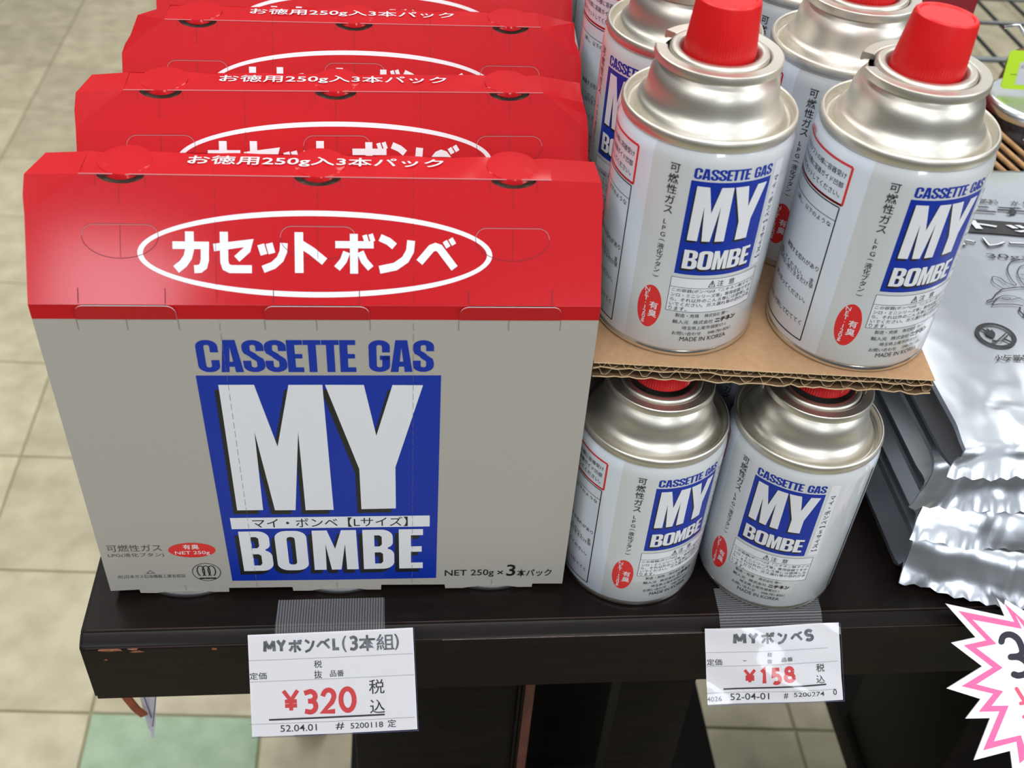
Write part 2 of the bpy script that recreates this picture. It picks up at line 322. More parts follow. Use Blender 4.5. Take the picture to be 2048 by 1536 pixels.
# ------------------------------------------------------------------ the floor: tiles laid on a joint bed
FZ = -ZS
bed = mesh('floor', *box_vf(-3.2, -1.2, FZ - 0.03, 3.6, 4.2, FZ - 0.003), M['grout']); bed['kind'] = 'structure'; bed['label'] = 'floor of square cream tiles with one green tile'
OX, OY, EX, EY = -0.4475, 0.8493, Vector((0.20857, -0.01388)), Vector((-0.00129, 0.2077))
def gx(i): return {0: i + 0.12, -1: i - 0.05, 2: i - 0.05}.get(i, i)
g = 0.0016
def tile_mesh(i, j):
    P = []
    for a, b in ((i, j), (i + 1, j), (i + 1, j + 1), (i, j + 1)):
        v = Vector((OX, OY)) + EX * gx(a) + EY * b; P.append(v)
    c = sum(P, Vector((0, 0))) / 4; Q = [q + (c - q).normalized() * g * 1.41 for q in P]; Q2 = [q + (c - q).normalized() * g * 2.2 for q in P]
    vs = [(q.x - c.x, q.y - c.y, -0.004) for q in Q] + [(q.x - c.x, q.y - c.y, -0.0008) for q in Q] + [(q.x - c.x, q.y - c.y, 0) for q in Q2]
    fs = [(8, 9, 10, 11)] + [(k, (k + 1) % 4, 4 + (k + 1) % 4, 4 + k) for k in range(4)] + [(4 + k, 4 + (k + 1) % 4, 8 + (k + 1) % 4, 8 + k) for k in range(4)]
    return vs, fs, c
C_ = Vector((0.13473741, -0.32492532, 0.41391216))
def in_view(x, y, z, mg=260):
    d = Vector((x, y, z)) - C_; dep = d.dot(F_)
    if dep <= 0.05: return False
    u = 1024 + 2196.6 * d.dot(R_) / dep; v = 768 - 2196.6 * d.dot(U_) / dep
    return -mg < u < 2048 + mg and -mg < v < 1536 + mg
rest = []; shared = {}; nt_ = 0
for j in range(-6, 16):
    for i in range(-9, 14):
        vs, fs, c = tile_mesh(i, j)
        if in_view(c.x, c.y, FZ) and nt_ < 290:
            key = i if i in (-2, -1, 0, 1, 2) else 9
            green = (i, j) == (1, -3) or (i, j) == (8, 1)
            kk = (key, green)
            if kk not in shared:
                o = mesh('tile', vs, fs, M['tile_green'] if green else M['tile'], bed); shared[kk] = o.data
            else:
                o = bpy.data.objects.new('tile', shared[kk]); COL.objects.link(o); o.parent = bed
            o.location = (c.x, c.y, FZ); nt_ += 1
            if green: o['label'] = 'pale green floor tile'
        else: rest.append(([(v[0] + c.x, v[1] + c.y, v[2] + FZ) for v in vs], fs))
ro = mesh('tile_field', *join_vf(rest), M['tile'], bed); ro['kind'] = 'stuff'
# tile colour varies from tile to tile
for mt in (M['tile'],):
    nt = mt.node_tree; oi = nt.nodes.new('ShaderNodeObjectInfo'); mp = [n for n in nt.nodes if n.type == 'MAPPING'][0]
    mul = nt.nodes.new('ShaderNodeVectorMath'); mul.operation = 'SCALE'; mul.inputs['Scale'].default_value = 40; cmb = nt.nodes.new('ShaderNodeCombineXYZ')
    nt.links.new(oi.outputs['Random'], cmb.inputs[0]); nt.links.new(oi.outputs['Random'], cmb.inputs[1]); nt.links.new(cmb.outputs[0], mul.inputs[0]); nt.links.new(mul.outputs[0], mp.inputs['Location'])
    bs = nt.nodes['Principled BSDF']; src = bs.inputs['Base Color'].links[0].from_socket
    hs = nt.nodes.new('ShaderNodeHueSaturation'); mr = nt.nodes.new('ShaderNodeMapRange'); mr.inputs[3].default_value = 0.88; mr.inputs[4].default_value = 1.08
    nt.links.new(oi.outputs['Random'], mr.inputs[0]); nt.links.new(mr.outputs[0], hs.inputs['Value']); nt.links.new(src, hs.inputs['Color']); nt.links.new(hs.outputs[0], bs.inputs['Base Color'])

# ------------------------------------------------------------------ the dark display shelf
shelf = thing('display_shelf', 'dark brown wooden display shelf with a worn front edge holding all the goods', 'shelf')
XL, XR, YF, YB, TH = -0.0107, 0.74, -0.0255, 0.47, 0.0425
prof = [(YF + .0075, 0), (YF + .0068, -.0006), (YF + .0062, -.0004), (YF + .0012, -.0034), (YF, -.0052), (YF, -TH), (YB, -TH), (YB, 0)]
vs = [(XL, y, z) for y, z in prof] + [(XR, y, z) for y, z in prof]; n = len(prof)
fs = [(i, i + n, (i + 1) % n + n, (i + 1) % n) for i in range(n)] + [tuple(range(n)), tuple(range(2 * n - 1, n - 1, -1))]
bm = bmesh.new(); vv = [bm.verts.new(v) for v in vs]
for f in fs: bm.faces.new([vv[i] for i in f])
bmesh.ops.recalc_face_normals(bm, faces=bm.faces[:])
ed = [e for e in bm.edges if all(abs(v.co.x - XL) < 1e-6 for v in e.verts) and any(v.co.z > -.01 for v in e.verts)]
bmesh.ops.bevel(bm, geom=ed, offset=.0016, segments=3, affect='EDGES')
from_bm('shelf_board', bm, M['wood'], shelf, 30)
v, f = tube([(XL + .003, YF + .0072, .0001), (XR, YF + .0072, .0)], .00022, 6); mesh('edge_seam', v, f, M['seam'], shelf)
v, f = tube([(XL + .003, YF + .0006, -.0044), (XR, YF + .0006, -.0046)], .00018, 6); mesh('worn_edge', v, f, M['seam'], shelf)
v, f = tube([(.150, YF + .0004, -.0049), (.272, YF + .0004, -.0049)], .00022, 6); mesh('scuffed_edge', v, f, M['scuff'], shelf)
def chip(cx, cz0, sx, sz, seed, yoff=-.00015, mt='chip'):
    random.seed(seed); pts = [(cx + sx * cos(a) * random.uniform(.55, 1.1), cz0 + sz * sin(a) * random.uniform(.5, 1.15)) for a in [2 * pi * k / 18 for k in range(18)]]
    def P(x, z, h=0):
        if z > -.0052: t = (z + .0052) / .0048; return (x, YF + .0062 * t - .0002, -.0052 + .0048 * t + .0001)
        return (x, YF + yoff, z)
    o = decal('paint_chip', [splitxy(poly([pts]), .0008)], M[mt], P, shelf); o['label'] = 'bare brown patch where the dark finish is chipped'
chip(.0115, -.0035, .0062, .0018, 3); chip(.0035, -.0052, .0060, .0009, 4); chip(-.0002, -.0120, .0009, .0008, 5); chip(.0145, -.0065, .0035, .0010, 6); chip(.048, -.0060, .0018, .0010, 8)
# under the shelf: carcass panels on a low plinth
base = shelf
bevel_box('side_panel', .1030, .028, -.451, .1965, .046, -TH, .001, M['wood_dull'], base)
for x0, x1 in ((.1965, .1982), (.1988, .2000)): bevel_box('panel_moulding', x0, .026, -.451, x1, .046, -TH, .0004, M['wood_dull'], base)
bevel_box('panel_trim', .2003, .026, -.451, .2060, .046, -TH, .0008, M['wood_red'], base)
bevel_box('back_panel', .2060, .16, -.451, .30, .17, -TH, .001, M['wood_dull'], base)
bevel_box('side_panel', .2560, .028, -.451, .30, .046, -TH, .001, M['wood_dull'], base)
bevel_box('plinth_board', .0850, -.25, -.475, .3990, .46, -.45, .002, M['wood_dull'], base)
bevel_box('plinth_board', .5240, -.25, -.475, .90, .46, -.45, .002, M['wood_dull'], base)
bevel_box('side_panel', .53, .20, -.451, .70, .075, -TH, .001, M['wood_dull'], base)
for x in (.12, .36): bevel_box('foot', x, .0, FZ, x + .03, .03, -.47, .002, M['wood_dull'], base)
for x in (.55, .85): bevel_box('foot', x, .0, FZ, x + .03, .03, -.47, .002, M['wood_dull'], base)
bevel_box('back_leg', .0, .38, FZ, .04, .42, -TH, .002, M['wood_dull'], base); bevel_box('back_leg', .68, .38, FZ, .72, .42, -TH, .002, M['wood_dull'], base)

# ------------------------------------------------------------------ three-packs: printed red and grey cartons
W, DEP, ZC, ZT, Y1, Y2, ZB = 207.0, 63.4, 167.5, 205.2, 26.9, 42.7, 4.4
SL = sqrt(Y1 ** 2 + (ZT - ZC) ** 2)
def front_fn(off): return lambda x, z, h=0: (x / 1000, -(off + h) / 1000, z / 1000)
NR = Vector((0, -(ZT - ZC) / SL, Y1 / SL)); ER = Vector((0, Y1 / SL, (ZT - ZC) / SL))
def roof_fn(off, base=0.0):
    def f(x, s, h=0):
        p = Vector((x, 0, ZC)) + ER * s + NR * (off + h); return tuple(p / 1000)
    return f
def make_carton(idx, loc, rz, label, drops, detail=True):
    t = thing('gas_carton', label, 'carton', loc, rz, 'red and grey cartons of gas canisters in a row')
    (dl, dr) = drops
    lc = [W * (k / 3 + 1 / 6) - .3 for k in range(3)]; lc = [33.4, 102.8, 174.0]
    # front panel with its cut-out bottom
    bot = [(0, ZB), (12.8, 5.0), (13.0, 2.6), (20, 2.3), (24, 3.0), (43, 3.0), (46, 2.2), (52.6, 2.2), (52.8, 5.0), (81.5, 4.8), (81.7, 2.0), (90, 1.9), (94, 2.8), (112, 2.8), (115, 1.9), (122, 1.7), (122.2, 5.2), (151.5, 4.6), (151.9, 1.8), (160, 1.7), (164, 2.5), (182, 2.5), (186, 1.7), (192.6, 1.6), (192.8, 4.0), (207, 3.6)]
    pl = poly([bot + [(W, ZC), (0, ZC)]])
    th = .45
    vs = [(x / 1000, 0, z / 1000) for x, z in pl[0]] + [(x / 1000, th / 1000, z / 1000) for x, z in pl[0]]; nb = len(pl[0])
    fs = list(pl[1]) + [tuple(i + nb for i in q[::-1]) for q in pl[1]] + [((i + 1) % nb, i, i + nb, (i + 1) % nb + nb) for i in range(nb)]
    mesh('front_panel', vs, fs, M['grey'], t)
    # red band below the fold
    decal('red_band', [rect(0, 161, W, ZC)], M['red'], front_fn(.06), t)
    # roof with half-moon cuts under every disc
    loop = [(0, 0), (W, 0), (W, SL - 15)]
    top = [(W - 19, SL)]
    for cx in lc[::-1]: top += [(cx + 8.4 * cos(a), SL - 3.3 * sin(a)) for a in [pi * k / 12 for k in range(13)]]
    loop += top + [(19, SL), (0, SL - 15)]
    decal('roof_panel', [poly([loop])], M['red'], roof_fn(0), t)
    # crushed triangular corners
    A = roof_fn(0)
    for s, dz, x0, x1, xc in ((0, dl, 0, 19, 0), (1, dr, W, W - 19, W)):
        tip = Vector(A(xc, SL)) + Vector(((1 if s == 0 else -1) * dz * .25, dz * .35, -dz)) / 1000
        back = Vector((xc / 1000, Y2 / 1000, ZT / 1000)) + Vector(((4.2 if s == 0 else -1.2), -1.0, -dz * .5)) / 1000
        a, b = Vector(A(x0, SL - 15)), Vector(A(x1, SL)); c = Vector((x1 / 1000, Y2 / 1000, ZT / 1000))
        d = Vector((xc / 1000, DEP / 1000, (ZC) / 1000)); sp = Vector((xc / 1000, 0, ZC / 1000))
        bulge = (a + tip) / 2 + Vector(((-.5 if s == 0 else .5) / 1000, -.0001, 0))
        V = [a, bulge, tip, b, c, back]; Fc = [(0, 1, 3), (1, 2, 3), (2, 5, 3), (5, 4, 3)]
        if s == 0: Fc = [q[::-1] for q in Fc]
        mesh('crushed_corner', V, Fc, M['red'], t)
        # closed end wall of the sleeve
        sx = (.25 if s == 0 else -.25) / 1000
        E = [Vector((xc / 1000, 0, .005)), Vector((xc / 1000, DEP / 1000, .005)), d, back, tip, a, sp]
        E = [Vector((q.x + sx, q.y, q.z)) for q in E]
        mesh('end_wall', E, [tuple(range(7)) if s == 0 else tuple(range(6, -1, -1))], M['grey'], t)
    # flat top strip, gently buckled
    xs = [19 + (W - 38) * i / 60 for i in range(61)]; vs, fs = [], []
    for i, x in enumerate(xs):
        bend = 0.5 * sin(x * .13 + idx) * .4
        for y in (Y1, Y1 + 5, Y2 - 5, Y2): vs.append((x / 1000, y / 1000, (ZT + (0 if y in (Y1,) else .25 * sin(x * .21 + idx + y))) / 1000))
    for i in range(60):
        for k in range(3): fs.append((i * 4 + k, (i + 1) * 4 + k, (i + 1) * 4 + k + 1, i * 4 + k + 1))
    mesh('top_strip', vs, fs, M['red'], t, 60)
    v, f = tube([(x / 1000, Y1 / 1000, (ZT + .05) / 1000) for x in (19, 60, 100, 150, 188)], .00022, 6); mesh('worn_fold', v, f, M['perf_light'], t)
    # back slope and back wall
    mesh('back_panel', [(0, DEP / 1000, .005), (W / 1000, DEP / 1000, .005), (W / 1000, DEP / 1000, ZC / 1000), (0, DEP / 1000, ZC / 1000), (.019, Y2 / 1000, ZT / 1000), ((W - 19) / 1000, Y2 / 1000, ZT / 1000), ((W - 1.2) / 1000, (Y2 - 1) / 1000, (ZT - dr * .5) / 1000), (.0042, (Y2 - 1) / 1000, (ZT - dl * .5) / 1000)],
         [(1, 0, 3, 2), (2, 3, 7, 4, 5, 6)], M['red'], t)
    # three oval discs over the can caps
    for k, cx in enumerate(lc):
        vs, fs = [], []; n = 40; cy = 36.4
        for q in range(n):
            a = 2 * pi * q / n; ca, sa = cos(a), sin(a); ry = 11.0 if sa > 0 else 10.8; rx = 9.6
            for rad, hh in ((1, .05), (1, .22), (.93, .27), (.5, .28)):
                edge = max(0, -sa) ** 2
                vs.append(((cx + rx * rad * ca) / 1000, (cy + ry * rad * sa) / 1000, (ZT + hh - (1.6 * edge if rad == 1 else .6 * edge * (rad == .9))) / 1000))
        vs.append((cx / 1000, cy / 1000, (ZT + .28) / 1000))
        for q in range(n):
            j = (q + 1) % n
            for r in range(3): fs.append((q * 4 + r, j * 4 + r, j * 4 + r + 1, q * 4 + r + 1))
            fs.append((q * 4 + 3, j * 4 + 3, 4 * n))
        mesh('top_disc', vs, fs, M['red'], t, 25)
        # board edge seen inside the half-moon opening
        pts = [(cx + 8.6 * cos(a), SL - 3.5 * sin(a)) for a in [pi * k2 / 14 for k2 in range(15)]]
        fa, fb = roof_fn(-.02), roof_fn(-1.6); V = [fa(*q) for q in pts] + [tuple(Vector(fb(*q)) + Vector((0, .0012, 0))) for q in pts]; npt = len(pts)
        V.append(tuple(Vector(fb(cx, SL)) + Vector((0, .003, -.001)))); Fq = [(i + 1, i, i + npt, i + 1 + npt) for i in range(npt - 1)] + [(npt + i + 1, npt + i, 2 * npt) for i in range(npt - 1)]
        mesh('half_moon_opening', V, Fq, M['card_edge'], t)
    # prints on the strip and the roof
    def top_fn(x, y, h=0): return (x / 1000, y / 1000, (ZT + .45) / 1000)
    def top_fn2(x, y, h=0):
        d_ = min(abs(x - c0) for c0 in lc); return (x / 1000, y / 1000, (ZT + (.62 if d_ < 8.5 else .45 + .17 * max(0, 1 - (d_ - 8.5) / 2.5))) / 1000)
    decal('strip_lettering', [T('お徳用250g入3本パック', 55.5, 33.2, 148.5, 40.2, .008)], M['white'], top_fn2, t)
    ov = ring2(102.4, 18.6, 63.8, 15.7, 2.0, 120)
    decal('white_oval_line', [ov], M['white'], roof_fn(.06), t)
    ka = lambda pts: [(51 + (x - 1008) * .0602, 11.9 + (772 - y) * .0610) for x, y in pts]
    kb = lambda pts: [(108.9 + (x - 205) * .0611, 11.9 + (772 - y) * .0610) for x, y in pts]
    kana = [tk(ka([(1008, 616), (1222, 616)]), 2.7), tk(ka([(1108, 535), (1108, 640), (1096, 686), (1068, 725), (1026, 758)]), 3.1), tk(ka([(1197, 600), (1196, 700), (1186, 738), (1165, 754), (1132, 756)]), 2.9),
            tk(ka([(1248, 628), (1456, 600), (1444, 640), (1384, 694)]), 2.7), tk(ka([(1310, 535), (1310, 712), (1320, 742), (1345, 754), (1472, 754)]), 2.9),
            tk(ka([(1526, 607), (1545, 668)]), 2.5), tk(ka([(1576, 600), (1592, 660)]), 2.5), tk(ka([(1664, 598), (1660, 648), (1640, 694), (1600, 730), (1538, 754)]), 2.7),
            tk(ka([(1753, 533), (1753, 774)]), 3.1), tk(ka([(1764, 604), (1830, 645), (1905, 706)]), 3.0),
            tk(kb([(205, 604), (432, 604)]), 2.6), tk(kb([(315, 540), (315, 776)]), 2.9), tk(kb([(272, 648), (252, 700), (214, 746)]), 2.6), tk(kb([(352, 646), (376, 700), (414, 744)]), 2.6), tk(kb([(378, 546), (392, 590)]), 1.7), tk(kb([(414, 540), (428, 584)]), 1.7),
            tk(kb([(470, 560), (520, 582), (556, 612)]), 2.7), tk(kb([(655, 576), (648, 640), (620, 690), (560, 732), (466, 752)]), 2.9),
            tk(kb([(704, 706), (776, 622), (800, 612), (824, 620), (915, 740)]), 2.8), tk(kb([(856, 578), (878, 614)]), 1.8), tk(kb([(890, 562), (912, 598)]), 1.8)]
    decal('roof_lettering', kana, M['white'], roof_fn(.09), t)
    if detail:
        L1, L2 = [], []
        for cx, a, b in ((32.8, 19.4, 46.1), (102.6, 89.2, 116.3), (173.7, 160, 187.4)):
            pth = arc(a + 4, 24.8, 4, 4, 180, 90, 6) + arc(b - 4, 24.8, 4, 4, 90, 0, 6) + arc((a + b) / 2, 24.6, (b - a) / 2, 8.0, 0, -180, 20)
            L1.append(line(pth, .22)); L1.append(line([(cx, 17), (cx, 28.5)], .16))
            L2.append(line([(p[0], p[1] - .25) for p in pth[:14]], .2))
            L1.append(line([(cx, SL - 11), (cx, SL - 3.6)], .16))
        for x in (17.5, 48, 86.5, 117.5, 157.5, 188.6): L1.append(line([(x, .5), (x, 6)], .3))
        for x in (24.6, 42, 94.3, 111, 165.3, 182.6): L1.append(line([(x, SL - 4.2), (x, SL - .3)], .15))
        for x in (66.2, 137.2):
            y = 1
            while y < SL - 1: L1.append(line([(x, y), (x, y + 4.5)], .13)); y += 6.2
        pf = [a for a in L1 if len(a[0]) == 4]; slots = [a for a in L1 if len(a[0]) > 4]
        decal('perforation', pf, M['cut'], roof_fn(.12), t)['kind'] = 'stuff'
        for a in slots: decal('slot_cut', [a], M['cut'], roof_fn(.12), t)
        for a in L2: decal('slot_rim', [a], M['perf_light'], roof_fn(.13), t)
        L3 = []
        for x, x2 in ((66.2, 65.6), (137.2, 136.4)):
            y = 6
            while y < 160: L3.append(line([(x2 + (x - x2) * y / 160, y), (x2 + (x - x2) * (y + 3.4) / 160, y + 3.4)], .14)); y += 5
        for a, b in ((15.9, 51.3), (83, 120.9), (154.5, 192.3)):
            for x in (a - .4, (a + b) / 2 - .5, b + .2): L3.append(line([(x, 156.2), (x, 161)], .2))
            L3.append(line([((a + b) / 2, 4.2), ((a + b) / 2, 8)], .16))
        decal('perforation', L3, M['cut_grey'], front_fn(.2), t)['kind'] = 'stuff'
    # raised thumb tabs over the fold
    for a, b in ((15.9, 51.3), (83, 120.9), (154.5, 192.3)):
        pts = [(a, 161.0), (b, 161.0)] + arc(b - 3.4, 164.5, 3.4, 3.4, 0, 90, 6) + arc(a + 3.4, 164.5, 3.4, 3.4, 90, 180, 6)
        pl = poly([pts]); k = len(pl[0])
        yy = lambda z: -(.25 + max(0, z - 161) * .16) / 1000
        vs = [(x / 1000, yy(z), z / 1000) for x, z in pl[0]] + [(x / 1000, yy(z) + .0003, z / 1000) for x, z in pl[0]]
        fs = list(pl[1]) + [((i + 1) % k, i, i + k, (i + 1) % k + k) for i in range(k)]
        mesh('thumb_tab', vs, fs, [M['red'], M['sticker']], t, None, [0] * len(pl[1]) + [1] * k)
        decal('tab_gap_shade', [rect(a + 3, ZC - .55, b - 3, ZC + .05)], M['black_hole'], front_fn(.09), t)  # dark strip painted as the shade in the open gap
    if detail:
        decal('blue_lettering', [heavy('CASSETTE', 56, 135.5, 115.3, 151.3, .012), heavy('GAS', 120.2, 135.5, 145, 151.3, .012)], M['blue'], front_fn(.09), t)
        decal('blue_panel', [poly([[(54.9, 10.2), (101, 9.6), (147.5, 9.6), (147.9, 133.7), (54.4, 133.8)]])], M['blue'], front_fn(.09), t)
        Mg = [(62, 57.6), (72.9, 57.6), (73.6, 104), (77.9, 57.4), (86.6, 57.3), (90.9, 104), (90.9, 57.2), (102.8, 57.2), (101.9, 129), (88.9, 129), (82.1, 95.6), (75.8, 129.1), (62.3, 129.1)]
        Yg = [(114.7, 57.4), (129.5, 57.6), (129.6, 83), (140.9, 128.7), (129, 128.8), (122.1, 101.3), (117.9, 128.9), (102.9, 129), (114.6, 82.1)]
        lb = [heavy(c, a, 17.0, b, 43.9) for c, a, b in (('B', 60.9, 74.3), ('O', 76.2, 90.0), ('M', 92.4, 112.2), ('B', 114.6, 128.4), ('E', 130.6, 141.3))]
        big = [poly([Mg]), poly([Yg])]
        decal('letter_shadow', [xf(q, 1, 1, -1.8, -2.5) for q in big + lb], M['black'], front_fn(.12), t)
        decal('white_lettering', big + lb + [rect(58.4, 45.6, 144.2, 52.8)], M['white'], front_fn(.15), t)
        decal('size_lettering', [T('マイ・ボンベ【Lサイズ】', 67.6, 46.0, 134.6, 52.3, .006)], M['black'], front_fn(.19), t)
        decal('net_weight_lettering', [T('NET 250g', 151.5, 9.8, 174.2, 15.2, .004), T('×', 175.8, 11.4, 178.6, 14.2), T('3', 180.1, 10.2, 184.2, 18.4, .012), T('本パック', 185, 9.6, 201.2, 14.8, .01)], M['black'], front_fn(.19), t)
        decal('maker_mark', [ring2(44.2, 16.8, 6.3, 6.2, .28)] + [line(arc(44.2 + dx, 17.6, 1.6, 3.6, -70, 250, 18), .45) for dx in (-2.4, 0, 2.4)] + [T('一一一', 40.6, 12.0, 48, 12.9, .01)], M['black'], front_fn(.19), t)
        decal('grey_lettering', [T('可燃性ガス', 3.4, 31.6, 26.8, 36.2), T('LPG(液化ブタン)', 3.2, 27.6, 27.2, 30.6), T('(社)日本ガス石油機器工業会認証', 4.8, 12.9, 34.6, 15.6), frame(17.6, 16.4, 21.4, 16.6, .12), line([(18, 16.6), (19.6, 18.6), (21.2, 16.6)], .25)], M['dgrey'], front_fn(.12), t)
        decal('red_oval', [ellipse(39.7, 32, 10.2, 4.9)], M['inkred'], front_fn(.12), t)
        decal('oval_lettering', [T('有臭', 36, 32.6, 43, 35.8, .01), T('NET 250g', 32.2, 28.6, 47.2, 31.4, .006)], M['white'], front_fn(.16), t)
    return t
CART = [((0, 0, 0), -.0056, 'front three-pack carton, red top over grey front with a large blue panel', (.6, 1.0), True),
        ((.0044, .0640, 0), .0250, 'second carton from the front, its red roof and white lettered strip showing above the first', (1.5, 5.0), True),
        ((.0092, .1330, 0), .0078, 'third carton from the front, red with a crushed, sloping left corner', (9.0, 7.5), True),
        ((.0130, .2010, 0), .0100, 'rearmost carton, only the red roof with the top of its white oval showing', (2.0, 2.0), False)]
for k, (loc, rz, lab, dr, det) in enumerate(CART): make_carton(k, loc, rz, lab, dr, det and k < 1 or k in (1, 2))

# ------------------------------------------------------------------ gas canisters
R0 = .0333
def cyl_fn(off): return lambda x, z, h=0: ((R0 + (off + h) / 1000) * sin(x / 1000 / R0), -(R0 + (off + h) / 1000) * cos(x / 1000 / R0), z / 1000)
A1 = R0 * 1000 * pi / 180            # millimetres of arc per degree
body_prof = [(0, .0022), (.026, .0022), (.0300, .0010), (.0316, .0), (.0325, .0002), (.0331, .0010), (.0332, .0020), (.0327, .0029), (.0329, .0034), (.0333, .0042), (.0333, .0300), (.0333, .0600), (.0333, .0848), (.03315, .0872), (.0326, .0892), (.0319, .0906), (.0316, .0914)]
rim_prof = [(.0313, .0908), (.0320, .0911), (.0325, .0922), (.0327, .0937), (.0325, .0951), (.0320, .0958), (.0314, .0958), (.0309, .0952), (.0306, .0940), (.0303, .0920)]
dome_prof = [(.0303, .0924), (.0299, .0919), (.0294, .0918), (.0288, .0922), (.0281, .0934), (.0274, .0950), (.0268, .0962), (.0262, .0968), (.0256, .0973), (.0250, .0981), (.0245, .0993), (.02415, .1008), (.0239, .1024), (.0237, .1042), (.0233, .1060), (.0226, .1076), (.0216, .1090), (.0206, .1102), (.0201, .1112), (.0199, .1128)]
flange_prof = [(.0197, .1128), (.0218, .1124), (.0226, .1119), (.0229, .1119), (.02315, .1122), (.0232, .1128), (.0231, .1143), (.02295, .1148), (.0226, .11505), (.0190, .1149), (.0186, .1147), (.0184, .1142), (.0183, .1130)]
cup_prof = [(.0180, .1128), (.0179, .1148), (.0176, .1155), (.0170, .1158), (.0153, .1158), (.0145, .1154), (.0139, .1142), (.0133, .1120), (.0, .1120)]
def cap_vf(top):
    P = [(.0130, .1122), (.0128, .1160), (.0113, top - .0014), (.0111, top - .0005), (.0106, top), (.0096, top - .0001), (.0092, top - .0005), (.0, top - .0005)]
    seg = 144; vs, fs = [], []; k = len(P)
    for i in range(seg):
        a = 2 * pi * i / seg; rb = .0001 if i % 2 else -.0001
        for q, (r, z) in enumerate(P):
            r2 = r + (rb if q in (0, 1, 2) else 0); vs.append((r2 * sin(a), -r2 * cos(a), z))
    for i in range(seg):
        j = (i + 1) % seg
        for q in range(k - 1): fs.append((i * k + q, j * k + q, j * k + q + 1, i * k + q + 1))
    return vs, fs
def notch_flange():
    # ring with a positioning notch, centred on the local -y side
    hw = radians(16); vs, fs = lathe_vf(flange_prof, 110, hw, 2 * pi - hw); k = len(flange_prof); n = 111
    fs += [tuple(range(k)), tuple((n - 1) * k + q for q in range(k))[::-1]]; return vs, fs
def make_can():
    t = thing('gas_canister', 'x', 'gas canister')
    vs, fs = lathe_vf(body_prof, 120); k = len(body_prof); mi = []
    for i in range(120):
        dg = (i + .5) * 3; dg = dg - 360 if dg > 180 else dg
        for q in range(k - 1): mi.append(2 if q < 8 else (1 if -54 < dg < 69 else 0))
    mesh('can_body', vs, fs, [M['can_white'], M['can_grey'], M['tin_bright']], t, 35, mi)
    # side seam
    decal('side_seam', [rect(69 * A1, 4.5, 69 * A1 + 1.0, 86)], M['tin_bright'], cyl_fn(.12), t, 1.0, 30)
    decal('side_seam_edge', [rect(69 * A1 + 1.0, 4.5, 69 * A1 + 1.5, 86)], M['dgrey'], cyl_fn(.14), t)
    lathe('rim', rim_prof, M['tin'], t, 120, 60); lathe('dome', dome_prof, M['tin'], t, 120, 60)
    v, f = notch_flange(); mesh('valve_flange', v, f, M['tin'], t, 18)
    lathe('valve_cup', cup_prof, M['tin'], t, 72, 60)
    v, f = cap_vf(.1342); mesh('red_cap', v, f, M['cap'], t, 30)
    a = A1
    decal('blue_panel', [rect(-27 * a, 40.3, 27 * a, 80.4)], M['blue'], cyl_fn(.05), t, 1.5, 30)
    decal('blue_lettering', [heavy('CASSETTE', -26 * a, 81.2, 9.5 * a, 85.6, .012), heavy('GAS', 12.5 * a, 81.2, 26.5 * a, 85.6, .012)], M['blue'], cyl_fn(.06), t, 2.0, 30)
    big = [heavy('M', -23 * a, 55.6, .8 * a, 78.4), heavy('Y', 1.3 * a, 55.6, 24.3 * a, 78.4)]
    lb = [heavy('BOMBE', -23 * a, 43, 23.3 * a, 51.4, .03)]
    decal('letter_shadow', [xf(q, 1, 1, -.55, -.95) for q in big + lb], M['black'], cyl_fn(.09), t, 1.5, 30)
    decal('white_lettering', big + lb, M['white'], cyl_fn(.12), t, 1.5, 30)
    decal('caution_panel', [rect(-28 * a, 22.9, 35.4 * a, 38.7)], M['white'], cyl_fn(.05), t, 1.5, 30)
    decal('size_strip', [rect(29.5 * a, 40.3, 37.5 * a, 85.6)], M['white'], cyl_fn(.05), t, 1.5, 30)
    x0, x1 = -26.4 * a, 33.8 * a
    bl = [split2d(frame(-28 * a, 22.9, 35.4 * a, 38.7, .16), 2), split2d(line([(-28 * a, 34.2), (35.4 * a, 34.2)], .16), 2),
          line([(-2.8 * a, 34.9), (1.6 * a, 34.9), (-.6 * a, 37.8), (-2.8 * a, 34.9)], .25), line([(-.6 * a, 35.5), (-.6 * a, 37)], .35),
          T('注', 3 * a, 34.9, 7.6 * a, 37.7), T('意', 11.5 * a, 34.9, 16 * a, 37.7)]
    for k, s in enumerate(['この容器(ボンベ)は「ニチネン製マイコ', 'ンロ・ミニシリーズ等」専用容器ですか', 'ら、それ以外のこんろ等には使用しな', 'いでください。ガス漏れ等の恐れがあ']):
        bl.append(T(s, x0, 31.9 - k * 2.15, x1, 33.7 - k * 2.15))
    bl.append(T('ります。', x0, 23.3, x0 + 7, 25.1))
    bl += [T('製造・充填', -21 * a, 20.2, -5 * a, 22.0), T('株式会社 勝一', -1 * a, 20.2, 17 * a, 22.0), T('輸入元', -22 * a, 17.0, -11 * a, 18.9), T('株式会社', -8 * a, 17.0, 6 * a, 18.9), T('ニチネン', 7.5 * a, 16.8, 24 * a, 19.3, .05),
           T('埼玉県上尾市領家57-1', -15 * a, 14.2, 17 * a, 16.0), T('お問い合わせ', -21 * a, 11.4, -1 * a, 13.2), T('048-781-8261', 4 * a, 11.6, 22 * a, 13.0), T('MADE IN KOREA', -15 * a, 8.5, 19 * a, 10.6)]
    bl += vtext('可燃性ガス', -38 * a, 86, 4.3, 4.1, .006) + vtext('LPG', -38.6 * a, 62.8, 2.8, 2.7, .004, 1.1) + vtext('(液化ブタン)', -38.6 * a, 54.6, 2.7, 2.75, .004, 1.0) + vtext('マイ・ボンベ【Sサイズ】', 33.5 * a, 79.5, 3.1, 2.9, .006)
    decal('black_lettering', bl, M['black'], cyl_fn(.16), t)
